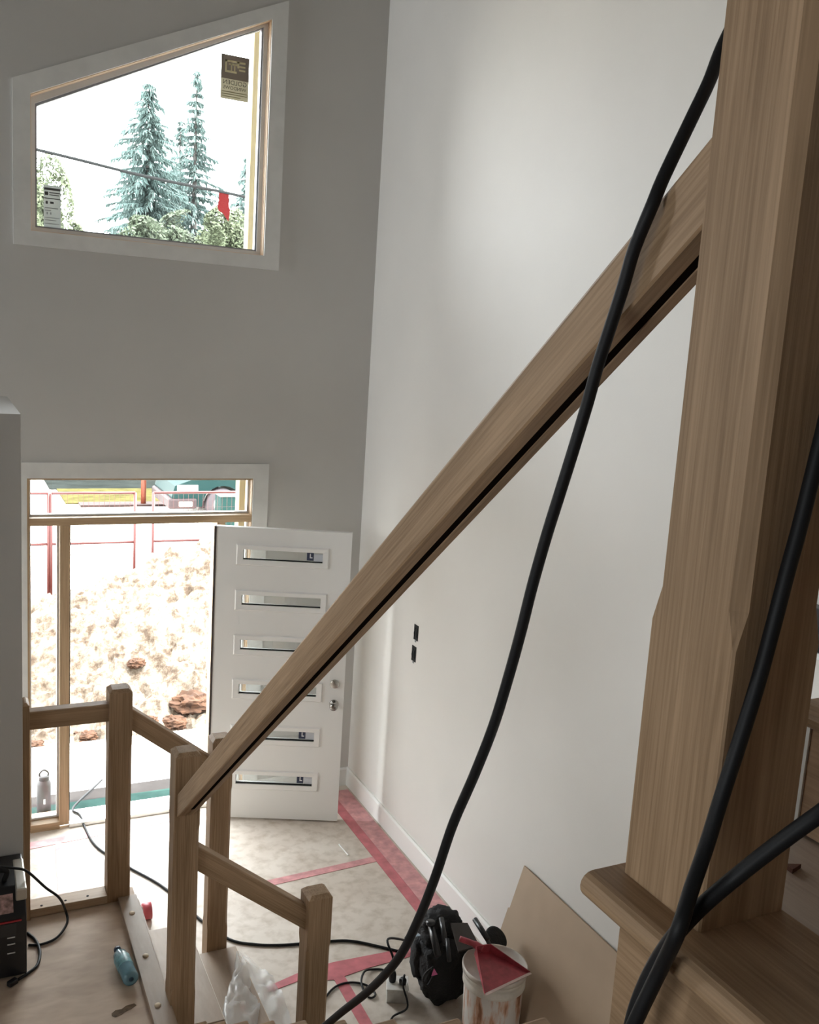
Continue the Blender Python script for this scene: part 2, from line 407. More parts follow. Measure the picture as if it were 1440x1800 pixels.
box('weather_strip', -.014, 0, -.004, .04, .012, DH, mat('dark_brown_gasket', (.045,.03,.025), .6), d1, M=DM)
for z in (.25, 1.05, 1.82): box('hinge', -.02, .0, .030, DT, z-.05, z+.05, NICKEL, d1, M=DM)

# ================================================================== STAIRS
def chamfer_post(name, x0, x1, y0, y1, zb, zs0, zs1, zt, c, m, parent=None, cap=.02, ramp=.035, e=.002):
    """square post with stopped chamfers between zs0 and zs1 and a chamfered cap"""
    bm = bmesh.new(); rings = []
    def rg(z, c, s=0):
        a0, a1, b0, b1 = x0+s, x1-s, y0+s, y1-s
        return [bm.verts.new(p) for p in ((a0+c,b0,z),(a1-c,b0,z),(a1,b0+c,z),(a1,b1-c,z),(a1-c,b1,z),(a0+c,b1,z),(a0,b1-c,z),(a0,b0+c,z))]
    rings = [rg(zb, e), rg(zs0, e), rg(zs0+ramp, c), rg(zs1-ramp, c), rg(zs1, e), rg(zt-cap, e), rg(zt, e, cap)]
    for A, B in zip(rings, rings[1:]):
        for i in range(8): bm.faces.new((A[i], A[(i+1) % 8], B[(i+1) % 8], B[i]))
    bm.faces.new(rings[0][::-1]); bm.faces.new(rings[-1])
    return mesh_obj(name, bm, m, parent)

# --- flight from the landing up to the camera's level
NY = lambda k: 1.042 + (9-k)*.251
fl2 = thing('stair_flight', (.27, 3.05, LZ), 'oak stair flight rising from the plywood landing under the long handrail', 'stairs')
for k in range(1, 10):
    z = LZ + R_*k
    box('tread', -.25, .80, NY(k)-.285, NY(k), z-.032, z, OAKX, fl2, .006)
    box('riser', -.25, .785, NY(k)-.045, NY(k)-.030, z-R_, z-.032, OAKX, fl2)
bm = prism_bm([(NY(1)-.05, LZ), (NY(1)-.30, LZ), (NY(9)-.27, LZ+R_*8.0-.25), (NY(9)-.27, LZ+R_*9-.034), (NY(9)-.05, LZ+R_*8-.0)], 'x', .70, .735)
mesh_obj('stringer', bm, OAKY, fl2)
z = LZ+R_*10
o = box('floor_middle', -.25, .72, -1.6, .792, z-.2, z, OAKX); tag(o, 'small middle landing floor at the head of the oak flight', 'floor', kind='structure')

# --- flight climbing along the side wall, newel on its first step
fl3 = thing('climbing_steps', (.72, .3, z), 'wooden steps climbing past the thick newel post', 'stairs')
NZ = z + R_
def bull(x0, x1, zt, th, n=8):
    r = th/2; return [(x1, zt-th), (x1, zt)] + [(x0+r-r*math.sin(math.pi*i/n), zt-r+r*math.cos(math.pi*i/n)) for i in range(n+1)]
prism('nosed_tread', bull(.683, .862, NZ, .034), 'y', -1.3, .846, OAKY, fl3)
box('riser', .706, .722, -1.3, .793, z, NZ-.034, OAKY, fl3)
box('tread_subfloor', .862, 1.045, -1.3, .840, NZ-.03, NZ-.004, wood('grey_brown_subfloor', (.40,.325,.265), (.50,.42,.345), 1, cross=6, along=3), fl3)
for k in range(1, 6):
    xz = 1.038 + (k-1)*.26; zz = NZ + R_*k
    box('riser', xz, xz+.015, -1.3, .832, zz-R_, zz-.034, PLYY, fl3)
    prism('nosed_tread', bull(xz-.02, xz+.27, zz, .034), 'y', -1.3, .846, OAKY, fl3)
    box('side_panel', xz-.003, xz+.262, .833, .845, NZ-.2, zz-.034, TRIMW, fl3)

NX0, NX1, NYa, NYb = .735, .863, .697, .830
newel = thing('newel_post', (.80, .76, NZ), 'thick oak newel post with chamfered corners standing on the nosed step', 'post')
chamfer_post('shaft', NX0, NX1, NYa, NYb, NZ, 2.915, 3.95, 4.10, .014, OAK, newel, .02, .042, .0025)
# --- long handrail
A = Vector((.746, .818, 3.469)); B = Vector((.746, 3.375, 0)); B.z = 1.424 + .099 - (3.375-3.332)*.774
sl = (B-A); L = sl.length; ang = math.atan2(-sl.z, sl.y)
def rail_profile(w, h, r=.006, groove=None):
    """x across, z down from the top edge line"""
    pts = [(0, -r), (r*.3, -r*.3), (r, 0), (w-r, 0), (w-r*.3, -r*.3), (w, -r), (w, -h+r*.5), (w-r*.5, -h)]
    if groove: a, b, d = groove; pts += [(b, -h), (b, -h+d), (a, -h+d), (a, -h)]
    pts += [(r*.5, -h), (0, -h+r*.5)]
    return pts
def sloped_rail(name, A, B, w, h, m, parent, groove=None, mdark=None, flip=False):
    """rail whose top-near edge runs A->B, ends cut plumb; built in local axes (y along the slope)"""
    d = B - A; n = math.hypot(d.x, d.y); u = Vector((d.x/n, d.y/n, 0)); s = Vector((u.y, -u.x, 0))
    t = d.z/n; c = 1/math.sqrt(1+t*t); L = d.length
    prof = rail_profile(w, h, groove=groove)
    bm = bmesh.new(); ra, rb = [], []
    # local frame: X=s, Y=along, Z=normal to the slope; plumb cut shifts y by z*t
    for x, zz in prof:
        ra.append(bm.verts.new((x, zz*t, zz))); rb.append(bm.verts.new((x, L + zz*t, zz)))
    n_ = len(prof)
    for i in range(n_):
        f = bm.faces.new((ra[i], ra[(i+1) % n_], rb[(i+1) % n_], rb[i]))
    bm.faces.new(ra); bm.faces.new(rb[::-1])
    along = d.normalized(); up = s.cross(along)
    M = Matrix((( s.x, along.x, up.x, A.x), (s.y, along.y, up.y, A.y), (s.z, along.z, up.z, A.z), (0, 0, 0, 1)))
    return mesh_obj(name, bm, m, parent, False, M)
RAILW, RAILH = .066, .078
hr = thing('handrail', A, 'long oak handrail sloping from the thick newel down to the landing post', 'handrail')
sloped_rail('rail_body', A, B, RAILW, RAILH, OAKY, hr, groove=(.029, .046, .006))
# dark strip in the groove, standing in for its shade
dn = (B-A).normalized(); s_ = Vector((1, 0, 0)); up = s_.cross(dn)
gM = Matrix(((s_.x, dn.x, up.x, A.x), (s_.y, dn.y, up.y, A.y), (s_.z, dn.z, up.z, A.z), (0, 0, 0, 1)))
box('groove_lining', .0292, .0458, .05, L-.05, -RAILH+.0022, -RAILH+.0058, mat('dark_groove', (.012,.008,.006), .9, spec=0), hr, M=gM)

# --- posts and rails round the landing
GP = 'oak posts and rails round the landing'
def post(x, y, zb, zt, w, label, zs0, zs1, c=.012):
    t = thing('stair_post', (x+w/2, y+w/2, zb), label, 'post')
    chamfer_post('shaft', x, x+w, y, y+w, zb, zs0, zs1, zt, c, OAK, t, .016, .03)
    return t
p1 = post(.612, 4.22, LZ, 1.612, .104, 'square oak post at the far corner of the landing beside the curb strip', LZ+.15, 1.612-.27)
p2 = post(.737, 3.38, 0, 1.645, .100, 'square oak post that carries the foot of the long handrail', .62, 1.645-.30)
p3 = post(1.097, 4.217, 0, 1.312, .102, 'square oak post at the foot of the short steps towards the entry door', .30, 1.06)
p4 = post(1.311, 3.38, 0, .925, .107, 'short square oak post behind the hanging cable', .20, .70)
hp = thing('half_post', (.262, 4.25, LZ), 'slim oak half post against the partition wall', 'post')
chamfer_post('shaft', .2405, .272, 4.20, 4.30, LZ, LZ+.1, 1.35, 1.598, .004, OAK, hp, .012, .03)
def rail(A, B, label):
    t = thing('guard_rail', A, label, 'rail'); sloped_rail('rail_body', Vector(A), Vector(B), .062, .084, OAKY, t); return t
ra = ony(50, 1258, 4.235).z; rb = ony(188, 1243, 4.235).z
# helper axis: sloped_rail puts width to the side s = (u.y,-u.x); for +X rails that is -Y, so start from the far edge
rail((.272, 4.30, (ra+rb)/2+.012), (.612, 4.30, (ra+rb)/2+.012), 'level oak guard rail between the partition wall and the landing post')
za, zb = 1.498+.01, 1.218
rail((.716, 4.305, za), (1.097, 4.305, za-(1.097-.716)*.78), 'sloping oak guard rail beside the short steps on the door side')
q0 = ony(356, 1515, 3.42); q1 = ony(536, 1612, 3.42)
rail((.837, 3.475, 1.235), (1.311, 3.475, 1.235-.474*.78), 'sloping oak guard rail ending at the short post')
# base plate and curb strip on the landing
bp = thing('base_plate', (.43, 4.25, LZ), 'pine base plate between partition and landing post', 'board')
box('plank', .2725, .6115, 4.212, 4.302, LZ+.003, LZ+.043, wood('pine_plate', (.38,.27,.18), (.52,.39,.27), 0, cross=14), bp, .002)
for px_, py_ in ((73, 1592), (115, 1583), (154, 1575)):
    p = fl(px_, py_, LZ+.043)
    lathe('screw_hole', [(.006,0),(.006,.0008),(0,.0008)], DARK, bp, Matrix.Translation((p.x, p.y, LZ+.0432)), 12)
cs = thing('curb_strip', (.70, 3.8, LZ), 'brown hardboard strip with round wood plugs along the landing edge', 'board')
box('strip', .660, .745, 3.05, 4.213, LZ, LZ+.024, MDF, cs, .002)
for x, y in ((.700, 4.063), (.703, 3.729), (.692, 3.40)):
    lathe('wood_plug', [(.013,0),(.013,.003),(.011,.0055),(0,.0065)], mat('pale_wood_plug', (.62,.50,.36), .6), cs, Matrix.Translation((x, y, LZ+.024)), 18)
# short steps down to the foyer
st = thing('entry_steps', (1.0, 3.85, 0), 'short brown steps from the landing down to the foyer floor', 'stairs')
EDGE = mat('worn_pale_edge', (.62, .55, .46), .6)
for i, (x0, x1, zt) in enumerate(((.745, .98, LZ-R_), (.98, 1.232, LZ-2*R_))):
    box('tread', x0, x1+.012, 3.485, 4.213, zt-.022, zt, MDF, st, .0015)
    box('tread_edge', x1+.012, x1+.0145, 3.485, 4.213, zt-.020, zt-.0005, EDGE, st)
    box('riser', x1-.012, x1, 3.49, 4.208, zt-R_, zt-.022, MDF, st)
box('riser', .746, .757, 3.49, 4.208, LZ-R_, LZ-.002, MDF, st)

# ================================================================== HANGING CABLES
def cable(name, pts, r, label, extra=None):
    o = tube(name, pts, r, BLACK, per=6, n=12); return tag(o, label, 'cable')
pA = []
for (x, y, X) in ((1340,-60,.86),(1303,15,.84),(1270,83,.815),(1247,143,.795),(1220,200,.775),(1183,277,.752),(1163,320,.740),(1147,360,.731),(1130,400,.728),(1113,444,.728),(1097,500,.728),(1078,560,.727),(1052,640,.725),(1034,705,.722),
                  (1010,785,.718),(985,865,.714),(960,945,.711),(936,1030,.708),(916,1110,.706),(894,1190,.704),(868,1275,.702),(834,1362,.70),(796,1450,.70),(764,1545,.70),(733,1622,.70),(700,1685,.70),(652,1738,.70),(602,1778,.70),(556,1815,.70),(500,1850,.70)):
    pA.append(onx(x, y, X))
cable('hanging_cable', pA, .0081, 'thick black cable hanging over the long handrail')
pB = []
for (x, y) in ((1475,640),(1452,740),(1430,830),(1405,930),(1383,1010),(1357,1110),(1331,1205),(1300,1305),(1269,1400),(1241,1490),(1215,1565),(1193,1635)):
    pB.append(ony(x, y, .684 if y < 1450 else .684-(y-1450)*.0002))
for (x, y, X) in ((1163,1700,.660),(1130,1768,.655),(1108,1815,.652),(1080,1870,.645)): pB.append(onx(x, y, X))
cable('newel_cable', pB, .0082, 'thick black cable leaning down the face of the big newel')
pC = [ony(x, y, Y) for x, y, Y in ((1475,1405,.56),(1445,1428,.58),(1400,1460,.60),(1340,1505,.625),(1290,1545,.645),(1245,1583,.655),(1215,1612,.66))]
pC += [onx(x, y, X) for x, y, X in ((1186,1645,.672),(1158,1685,.668),(1137,1725,.664),(1119,1770,.661),(1108,1812,.658),(1095,1865,.65))]
cable('crossing_cable', pC, .0085, 'black cable crossing below the newel and looping over the nosed step')

# floor cable from the door
pF = [(1.02, 7.0, .0), (.80, 6.55, -.0)]
pts = [(128,1424),(140,1432),(149,1454),(162,1479),(182,1498),(229,1526),(288,1560),(354,1618),(403,1651),(448,1660),(500,1661),(588,1654),(624,1655),(667,1664),(700,1672)]
P = [fl(x, y, .035) if i < 2 else fl(x, y, .008) for i, (x, y) in enumerate(pts)]
P = [Vector((P[0].x+.25, P[0].y+.45, .01)), Vector((P[0].x+.05, P[0].y+.12, .03))] + P
tag(tube('floor_cable', P, .0075, BLACK, per=8), 'long black cable snaking from the doorway across the foyer floor', 'cable')

# ================================================================== FLOOR TAPE
def tape(name, quad, m, label, z=.0025):
    bm = bmesh.new()
    P = [p if isinstance(p, Vector) else fl(*p, z) for p in quad]
    bot = [bm.verts.new((p.x, p.y, .0002)) for p in P]; top = [bm.verts.new((p.x, p.y, z)) for p in P]
    bm.faces.new(top); bm.faces.new(bot[::-1])
    n = len(P)
    for i in range(n): bm.faces.new((bot[i], bot[(i+1) % n], top[(i+1) % n], top[i]))
    return tag(mesh_obj(name, bm, m), label, 'tape', 'red tape on the floor covering')
V = Vector
tape('floor_tape', [V((2.385,5.98,0)),V((2.455,5.98,0)),V((2.452,3.2,0)),V((2.385,3.2,0))], REDTAPE, 'dark red tape strip running parallel to the side wall', .003)
tape('floor_tape', [V((2.456,5.99,0)),V((2.585,5.99,0)),V((2.58,3.2,0)),V((2.454,3.2,0))], PINKTAPE, 'faded pink tape strip hugging the white baseboard')
tape('floor_tape', [(436,1555),(668,1503),(676,1511),(436,1566)], PINKTAPE, 'thin pink tape strip ending at the wall tape')
tape('floor_tape', [(470,1734),(522,1711),(586,1691),(690,1671),(752,1657),(754,1672),(645,1702),(588,1722),(522,1725),(472,1744)], REDTAPE, 'broad red tape strip passing the short post and metal outlet box', .003)
tape('floor_tape', [(586,1719),(605,1714),(668,1822),(648,1828)], REDTAPE, 'red tape strip running from the crossing under the hanging cable', .0036)
tape('floor_tape', [(46,1482),(300,1436),(303,1443),(46,1494)], PINKTAPE, 'pink tape strip along the entry threshold')
tape('floor_tape', [(97,1478),(107,1476),(117,1600),(103,1602)], PINKTAPE, 'pale pink tape strip leading from the threshold past the sidelite', .003)

# ================================================================== THINGS ON THE FOYER FLOOR
# metal outlet box with plugs
ob = thing('outlet_box', (1.96, 3.77, 0), 'small galvanised outlet box with two black plugs on the floor', 'outlet box')
c0 = V((1.968, 3.79, 0)); bM = Matrix.Translation(c0) @ Matrix.Rotation(math.radians(-24), 4, 'Z')
GALV = mat('galvanised_metal', (.50,.50,.48), .45, .7, var=.15, vscale=30)
box('metal_body', -.052, .052, -.052, .052, 0, .075, GALV, ob, .004, M=bM)
box('cover_plate', -.056, .056, -.056, .056, .075, .079, mat('pale_cover_plate', (.68,.67,.64), .4, .3), ob, .002, M=bM)
for px_, py_, h in ((-.026, .012, .055), (.026, -.005, .030)):
    pg = lathe('plug', [(.017,0),(.019,.012),(.019,h*.7),(.013,h),(0,h)], BLACKP, ob, bM @ Matrix.Translation((px_, py_, .079)), 16)
plug1 = bM @ V((-.026, .012, .134)); plug2 = bM @ V((.026, -.005, .105))
e1 = fl(700, 1672, .008)
tag(tube('drop_cord', [plug1, plug1+V((.0,.01,.07)), plug1+V((.005,.09,.12)), V((e1.x+.03, e1.y-.05, .09)), V((e1.x+.03, e1.y+.0, .012))], .006, BLACK), 'short black cord rising from the outlet box plug', 'cord')
P = [plug2, plug2+V((-.0,-.015,.03)), plug2+V((-.03,-.06,.015)), V((1.965,3.66,.035)), fl(690,1788,.007), fl(684,1815,.007), fl(680,1850,.007)]
tag(tube('trailing_cord', P, .005, BLACK), 'thin black cord trailing down from the outlet box side', 'cord')
P = [fl(x, y, .007) for x, y in ((560,1770),(581,1742),(597,1731),(616,1727),(636,1729),(651,1736),(660,1748),(652,1754),(642,1746),(635,1728),(641,1711),(655,1704),(674,1705),(688,1716))]
for i, q in enumerate(P): q.z = .007 + (.011 if i in (9, 10) else 0)
tag(tube('looped_cord', P, .0055, BLACK), 'looped black cord lying between the short post and outlet box', 'cord')

# bucket with dustpan
bc = V((2.275, 3.385, 0))
bk = thing('plaster_bucket', bc, 'white plastic bucket splashed with plaster and brick-red drips', 'bucket')
def drip_mat():
    m = bpy.data.materials.new('splashed_bucket'); m.use_nodes = True; nt = m.node_tree; b = nt.nodes['Principled BSDF']
    tc = nt.nodes.new('ShaderNodeTexCoord'); mp = nt.nodes.new('ShaderNodeMapping'); mp.inputs['Scale'].default_value = (22, 22, 5)
    n = nt.nodes.new('ShaderNodeTexNoise'); n.inputs['Detail'].default_value = 5; n.inputs['Scale'].default_value = 1
    nt.links.new(tc.outputs['Object'], mp.inputs['Vector']); nt.links.new(mp.outputs['Vector'], n.inputs['Vector'])
    r = nt.nodes.new('ShaderNodeValToRGB'); e = r.color_ramp.elements
    e[0].position = .36; e[0].color = (.24, .10, .05, 1); e[1].position = .52; e[1].color = (.62, .58, .54, 1)
    k = e.new(.43); k.color = (.52, .30, .20, 1)
    nt.links.new(n.outputs['Fac'], r.inputs['Fac']); nt.links.new(r.outputs['Color'], b.inputs['Base Color'])
    b.inputs['Roughness'].default_value = .7; return m
BUCK = mat('dirty_white_plastic', (.68, .64, .57), .5, var=.14, vscale=16)
lathe('bucket_body', [(0,0),(.130,0),(.134,.01),(.143,.29),(.143,.295)], drip_mat(), bk, Matrix.Translation(bc), 48)
lathe('rim_band', [(.143,.285),(.150,.290),(.150,.312),(.146,.316),(.146,.330),(.152,.334),(.152,.352),(.144,.354)], BUCK, bk, Matrix.Translation(bc), 48)
lathe('lid', [(.144,.352),(.156,.354),(.158,.372),(.154,.378),(.148,.376),(.144,.366),(0,.364)], mat('dusty_lid', (.60,.55,.49), .6, var=.15, vscale=12), bk, Matrix.Translation(bc), 48)
# dustpan: grip towards the black bag, tilted scoop
PANZ = .372
h0 = fl(808, 1650, .47); h1 = fl(836, 1672, .445); nL = fl(832, 1668, .45); 
aL = fl(852, 1748, PANZ+.012); aR = fl(932, 1710, PANZ+.02); bR = fl(860, 1672, .425); bL = fl(834, 1676, .425)
RED = mat('dusty_red_plastic', (.34, .045, .06), .42, var=.25, vscale=30)
dp = thing('dustpan', ((aL+aR)/2), 'dusty red plastic dustpan resting on the bucket lid', 'dustpan')
bm = bmesh.new()
cen = (aL+aR+bL+bR)/4; nrm = (aR-aL).cross(bL-aL).normalized()
if nrm.z < 0: nrm = -nrm
dn_ = -nrm*.004
inn = [aL, aR, bR, bL]
top = [bm.verts.new(p) for p in inn]; bot = [bm.verts.new(p+dn_) for p in inn]
bm.faces.new(top); bm.faces.new(bot[::-1])
for i in range(4): bm.faces.new((bot[i], bot[(i+1) % 4], top[(i+1) % 4], top[i]))
mesh_obj('scoop', bm, RED, dp)
def wall_strip(name, pts, hs):
    bm = bmesh.new(); lo = [bm.verts.new(p) for p in pts]; hi = [bm.verts.new(p + nrm*h) for p, h in zip(pts, hs)]
    side = (pts[-1]-pts[0]).cross(nrm).normalized()*.003
    lo2 = [bm.verts.new(p+side) for p in pts]; hi2 = [bm.verts.new(p + nrm*h+side) for p, h in zip(pts, hs)]
    for i in range(len(pts)-1):
        bm.faces.new((lo[i], lo[i+1], hi[i+1], hi[i])); bm.faces.new((lo2[i], lo2[i+1], hi2[i+1], hi2[i])); bm.faces.new((hi[i], hi[i+1], hi2[i+1], hi2[i])); bm.faces.new((lo[i], lo[i+1], lo2[i+1], lo2[i]))
    for k in (0, -1): bm.faces.new((lo[k], hi[k], hi2[k], lo2[k]))
    mesh_obj(name, bm, RED, dp)
wall_strip('side_lip', [aL, bL], [.004, .045]); wall_strip('back_lip', [bL, bR], [.045, .045]); wall_strip('side_lip', [bR, aR], [.045, .008])
g = (bL+bR)/2 + nrm*.02
mesh_obj('grip', tube_bm(spline([g, (g*.6+h0*.4)+V((0,0,.006)), h0], 6), [.020]+[.018]*5+[.014]*7, 10), RED, dp, True)
box('front_edge_strip', 0, (aR-aL).length, -.012, .002, .0005, .003, mat('worn_pale_lip', (.55,.42,.38), .6), dp,
    M=Matrix.Translation(aL) @ ((aR-aL).normalized().to_track_quat('X', 'Z').to_matrix().to_4x4()))

# black tool bag
tb = thing('tool_bag', (2.20, 3.74, 0), 'bulging black canvas tool bag stuffed with gear beside the bucket', 'bag')
def blob(name, c, r, m, parent, seed=0, amp=.12, freq=6, squash=None, sub=4, M=None):
    bm = bmesh.new(); bmesh.ops.create_icosphere(bm, subdivisions=sub, radius=1)
    for v in bm.verts:
        p = v.co.copy(); e = 2.6
        q = Vector([math.copysign(abs(t)**(2/e), t) for t in p])
        n_ = noise.fractal(p*freq*.35 + Vector((seed, seed*.7, 3)), 1.0, 2.0, 4)
        q *= 1 + amp*n_
        v.co = Vector((c[0]+q.x*r[0], c[1]+q.y*r[1], max(0.001, c[2]+q.z*r[2])))
    return mesh_obj(name, bm, m, parent, True, M)
blob('bag_body', (2.19, 3.72, .17), (.135, .115, .175), BLACKC, tb, 3, .16, 9)
blob('upper_pouch', (2.185, 3.77, .34), (.105, .09, .10), BLACKC, tb, 8, .22, 12)
blob('side_pouch', (2.085, 3.78, .20), (.05, .05, .11), BLACKC, tb, 5, .2, 10, sub=3)
fp = [fl(792,1622,.46), fl(822,1622,.45), fl(843,1662,.41), fl(806,1672,.41)]
bm = bmesh.new(); t_ = [bm.verts.new(p) for p in fp]; b_ = [bm.verts.new(p-V((0,0,.008))) for p in fp]
bm.faces.new(t_); bm.faces.new(b_[::-1])
for i in range(4): bm.faces.new((b_[i], b_[(i+1) % 4], t_[(i+1) % 4], t_[i]))
mesh_obj('flap', bm, mat('dark_brown_leather', (.035,.028,.024), .55), tb)
for (a, b, r) in (((757,1622,.43),(770,1680,.36),.017),((776,1614,.46),(783,1660,.40),.013),((835,1616,.45),(858,1652,.42),.014),((846,1630,.43),(864,1668,.40),.010),((786,1650,.42),(790,1690,.36),.010)):
    A_, B_ = fl(*a), fl(*b); mesh_obj('tool_handle', tube_bm([A_, (A_+B_)/2, B_], r, 12), BLACKP, tb, True)
rc = fl(757, 1626, .43); lathe('round_cap', [(0,0),(.018,0),(.022,.004),(.022,.02),(0,.02)], BLACKP, tb, Matrix.Translation(rc), 20)
dc = fl(872, 1650, .36); 
lathe('round_pad', [(0,-.012),(.055,-.012),(.062,-.004),(.062,.006),(.05,.012),(0,.013)], BLACKC, tb, Matrix.Translation(dc) @ Matrix.Rotation(math.radians(35), 4, 'X') @ Matrix.Rotation(math.radians(15), 4, 'Y'), 28)
sp = [fl(x, y, z) for x, y, z in ((762,1700,.30),(748,1712,.26),(744,1726,.20),(752,1732,.15),(762,1716,.20))]
mesh_obj('strap_loop', tube_bm(spline(sp, 6), .006, 8), BLACKC, tb, True)
pk = fl(764, 1709, .24); bm = bmesh.new(); pv = [bm.verts.new(fl(x, y, .26)) for x, y in ((763,1702),(770,1713),(758,1716))]; bm.faces.new(pv)
bmesh.ops.solidify(bm, geom=bm.faces[:], thickness=.004); mesh_obj('pink_tag', bm, mat('pink_tag', (.55,.12,.25), .5), tb)
# steel clamp beside the bag
cl = thing('steel_clamp', fl(735, 1665, 0), 'steel clamp leaning against the black bag', 'clamp')
tube('bar', [fl(722,1652,.06), fl(736,1660,.07), fl(752,1682,.09)], .006, STEEL, cl, 3)
for a, b in (((714,1650),(721,1643)), ((730,1640),(742,1652))):
    mesh_obj('jaw', tube_bm([fl(*a, .05), (fl(*a, .06)+fl(*b, .07))/2, fl(*b, .07)], .012, 10), mat('dark_steel', (.08,.09,.10), .4, .6), cl, True)
box('jaw_pad', -.018, .018, -.012, .012, 0, .03, mat('pale_blue_grip', (.35,.42,.5), .5), cl, .004, M=Matrix.Translation(fl(733, 1652, .055)))

# hardboard panel leaning on the side wall
T0 = onx(924, 1526, WX-.004); T1 = onx(1098, 1678, WX-.004)
TZ = (T0.z + T1.z)/2
foot = .195
ps = math.atan2(foot, TZ)
lp = thing('leaning_panel', (WX-foot/2, (T0.y+T1.y)/2, 0), 'brown hardboard panel leaning on the white side wall behind the bucket', 'panel')
Lp = math.hypot(foot, TZ) - .004
pM = Matrix.Translation((WX-foot-.004, 0, 0.002)) @ Matrix.Rotation(ps, 4, 'Y')
HB = mat('tan_hardboard', (.42, .31, .215), .7, var=.05, vscale=5)
poly = [(2.55, 0), (2.55, Lp), (T0.y, Lp), (T0.y, Lp*.66), (T0.y+.012, Lp*.65), (T0.y+.012, 0)]
prism('sheet', poly, 'x', -.010, 0, HB, lp, M=pM)

# plastic sheet slumped on the short steps
random.seed(4)
outline = [(421,1669),(432,1677),(447,1690),(462,1706),(476,1714),(487,1733),(497,1752),(506,1775),(514,1800),(520,1835),(455,1850),(385,1840),(391,1800),(393,1772),(402,1740),(412,1705),(418,1680)]
bm = bmesh.new(); NN = 26; grid = []
Lft = [(416,1672),(412,1700),(402,1740),(393,1770),(389,1800),(384,1850)]; Rgt = [(424,1671),(458,1702),(480,1718),(497,1752),(512,1796),(526,1850)]
def lerp_list(L, t):
    s = t*(len(L)-1); i = min(int(s), len(L)-2); f_ = s-i
    return (L[i][0]+(L[i+1][0]-L[i][0])*f_, L[i][1]+(L[i+1][1]-L[i][1])*f_)
for i in range(NN*2+1):
    t = i/(NN*2); a = lerp_list(Lft, t); b = lerp_list(Rgt, t); row = []
    for j in range(NN+1):
        s = j/NN; x = a[0]+(b[0]-a[0])*s; y = a[1]+(b[1]-a[1])*s
        zbase = .30*(1-s)**1.5*(.65+.35*t) + .21*(s**.5)*(1-s) + .03
        p = fl(x, y, zbase)
        w_ = noise.fractal(Vector((x*.055, y*.028, 1.0)), 1.0, 2.0, 3)*.03 + abs(math.sin(s*9+t*5+noise.noise(Vector((x*.03, y*.03, 5)))*4))*.016
        row.append(bm.verts.new(p + V((0, 0, max(w_, -.02)*min(1, t*4+.1)))))
    grid.append(row)
for i in range(len(grid)-1):
    for j in range(NN): bm.faces.new((grid[i][j], grid[i][j+1], grid[i+1][j+1], grid[i+1][j]))
tag(mesh_obj('plastic_sheet', bm, film('clear_plastic_film', (.78,.80,.80), .55, .18), smooth=True), 'crumpled clear plastic sheet slumped over the short steps', 'plastic sheet')

# red roll below the landing edge
rr_ = fl(258, 1606, .03)
tr = thing('tape_roll', rr_, 'red roll of tape standing on the floor below the landing edge', 'tape roll')
TRM = Matrix.Translation((rr_.x, rr_.y, .046)) @ Matrix.Rotation(math.radians(90), 4, 'Y')
lathe('tape_winding', [(.028,-.024),(.045,-.024),(.045,.024),(.028,.024),(.028,-.024)], mat('red_tape_roll', (.48,.07,.09), .45), tr, TRM, 28)
lathe('core', [(.0265,-.0245),(.0278,-.0245),(.0278,.0245),(.0265,.0245),(.0265,-.0245)], mat('grey_core', (.45,.43,.40), .6), tr, TRM, 28)

# ================================================================== THINGS ON THE LANDING
bt0, bt1 = fl(206, 1668, LZ+.035), fl(231, 1722, LZ+.035)
wb = thing('water_bottle', (bt0+bt1)/2, 'small clear blue plastic bottle lying on the plywood landing', 'bottle')
dirv = (bt0-bt1).normalized(); LB = (bt0-bt1).length
bM = Matrix.Translation(bt1) @ dirv.to_track_quat('Z', 'Y').to_matrix().to_4x4()
PET = mat('blue_plastic', (.30,.55,.66), .12, trans=.55)
lathe('bottle_shell', [(0,.006),(.018,.0),(.030,.004),(.033,.014),(.031,LB*.30),(.033,LB*.34),(.033,LB*.66),(.028,LB*.80),(.014,LB*.90),(.013,LB*.93)], PET, wb, bM, 28)
lathe('label_band', [(.0335,LB*.36),(.0338,LB*.37),(.0338,LB*.66),(.0332,LB*.67)], mat('teal_label', (.13,.30,.34), .35, var=.6, vscale=40), wb, bM, 28)
lathe('cap', [(.0,LB),(.015,LB),(.0155,LB*.925),(.0,LB*.92)], mat('dark_blue_cap', (.02,.03,.06), .4), wb, bM, 20)
lathe('base_dimple', [(0,-.0005),(.009,-.0005),(.010,.002)], mat('deep_blue', (.02,.06,.10), .4), wb, bM, 16)

# mud smear and small litter
bm = bmesh.new(); ring_ = [fl(x, y, LZ+.0006) for x, y in ((196,1782),(203,1776),(214,1774),(222,1768),(236,1764),(240,1767),(231,1773),(221,1778),(213,1784),(203,1788),(197,1786))]
tp = [bm.verts.new(p+V((0,0,.0009))) for p in ring_]; bt = [bm.verts.new(p) for p in ring_]; bm.faces.new(tp); bm.faces.new(bt[::-1])
for i in range(len(tp)): bm.faces.new((bt[i], bt[(i+1) % len(tp)], tp[(i+1) % len(tp)], tp[i]))
tag(mesh_obj('mud_smear', bm, mat('dry_mud', (.13,.085,.05), .9, var=.4, vscale=60)), 'dark mud smear on the plywood landing', 'mud')
a_, b_2 = fl(596, 1484, .004), fl(612, 1503, .004)
tag(mesh_obj('white_stick', tube_bm([a_, (a_+b_2)/2, b_2], .004, 8), mat('white_stick', (.8,.8,.78), .6)), 'thin white offcut stick lying on the foyer floor near the open door', 'stick')
cq = fl(1394, 1530, NZ-.004)
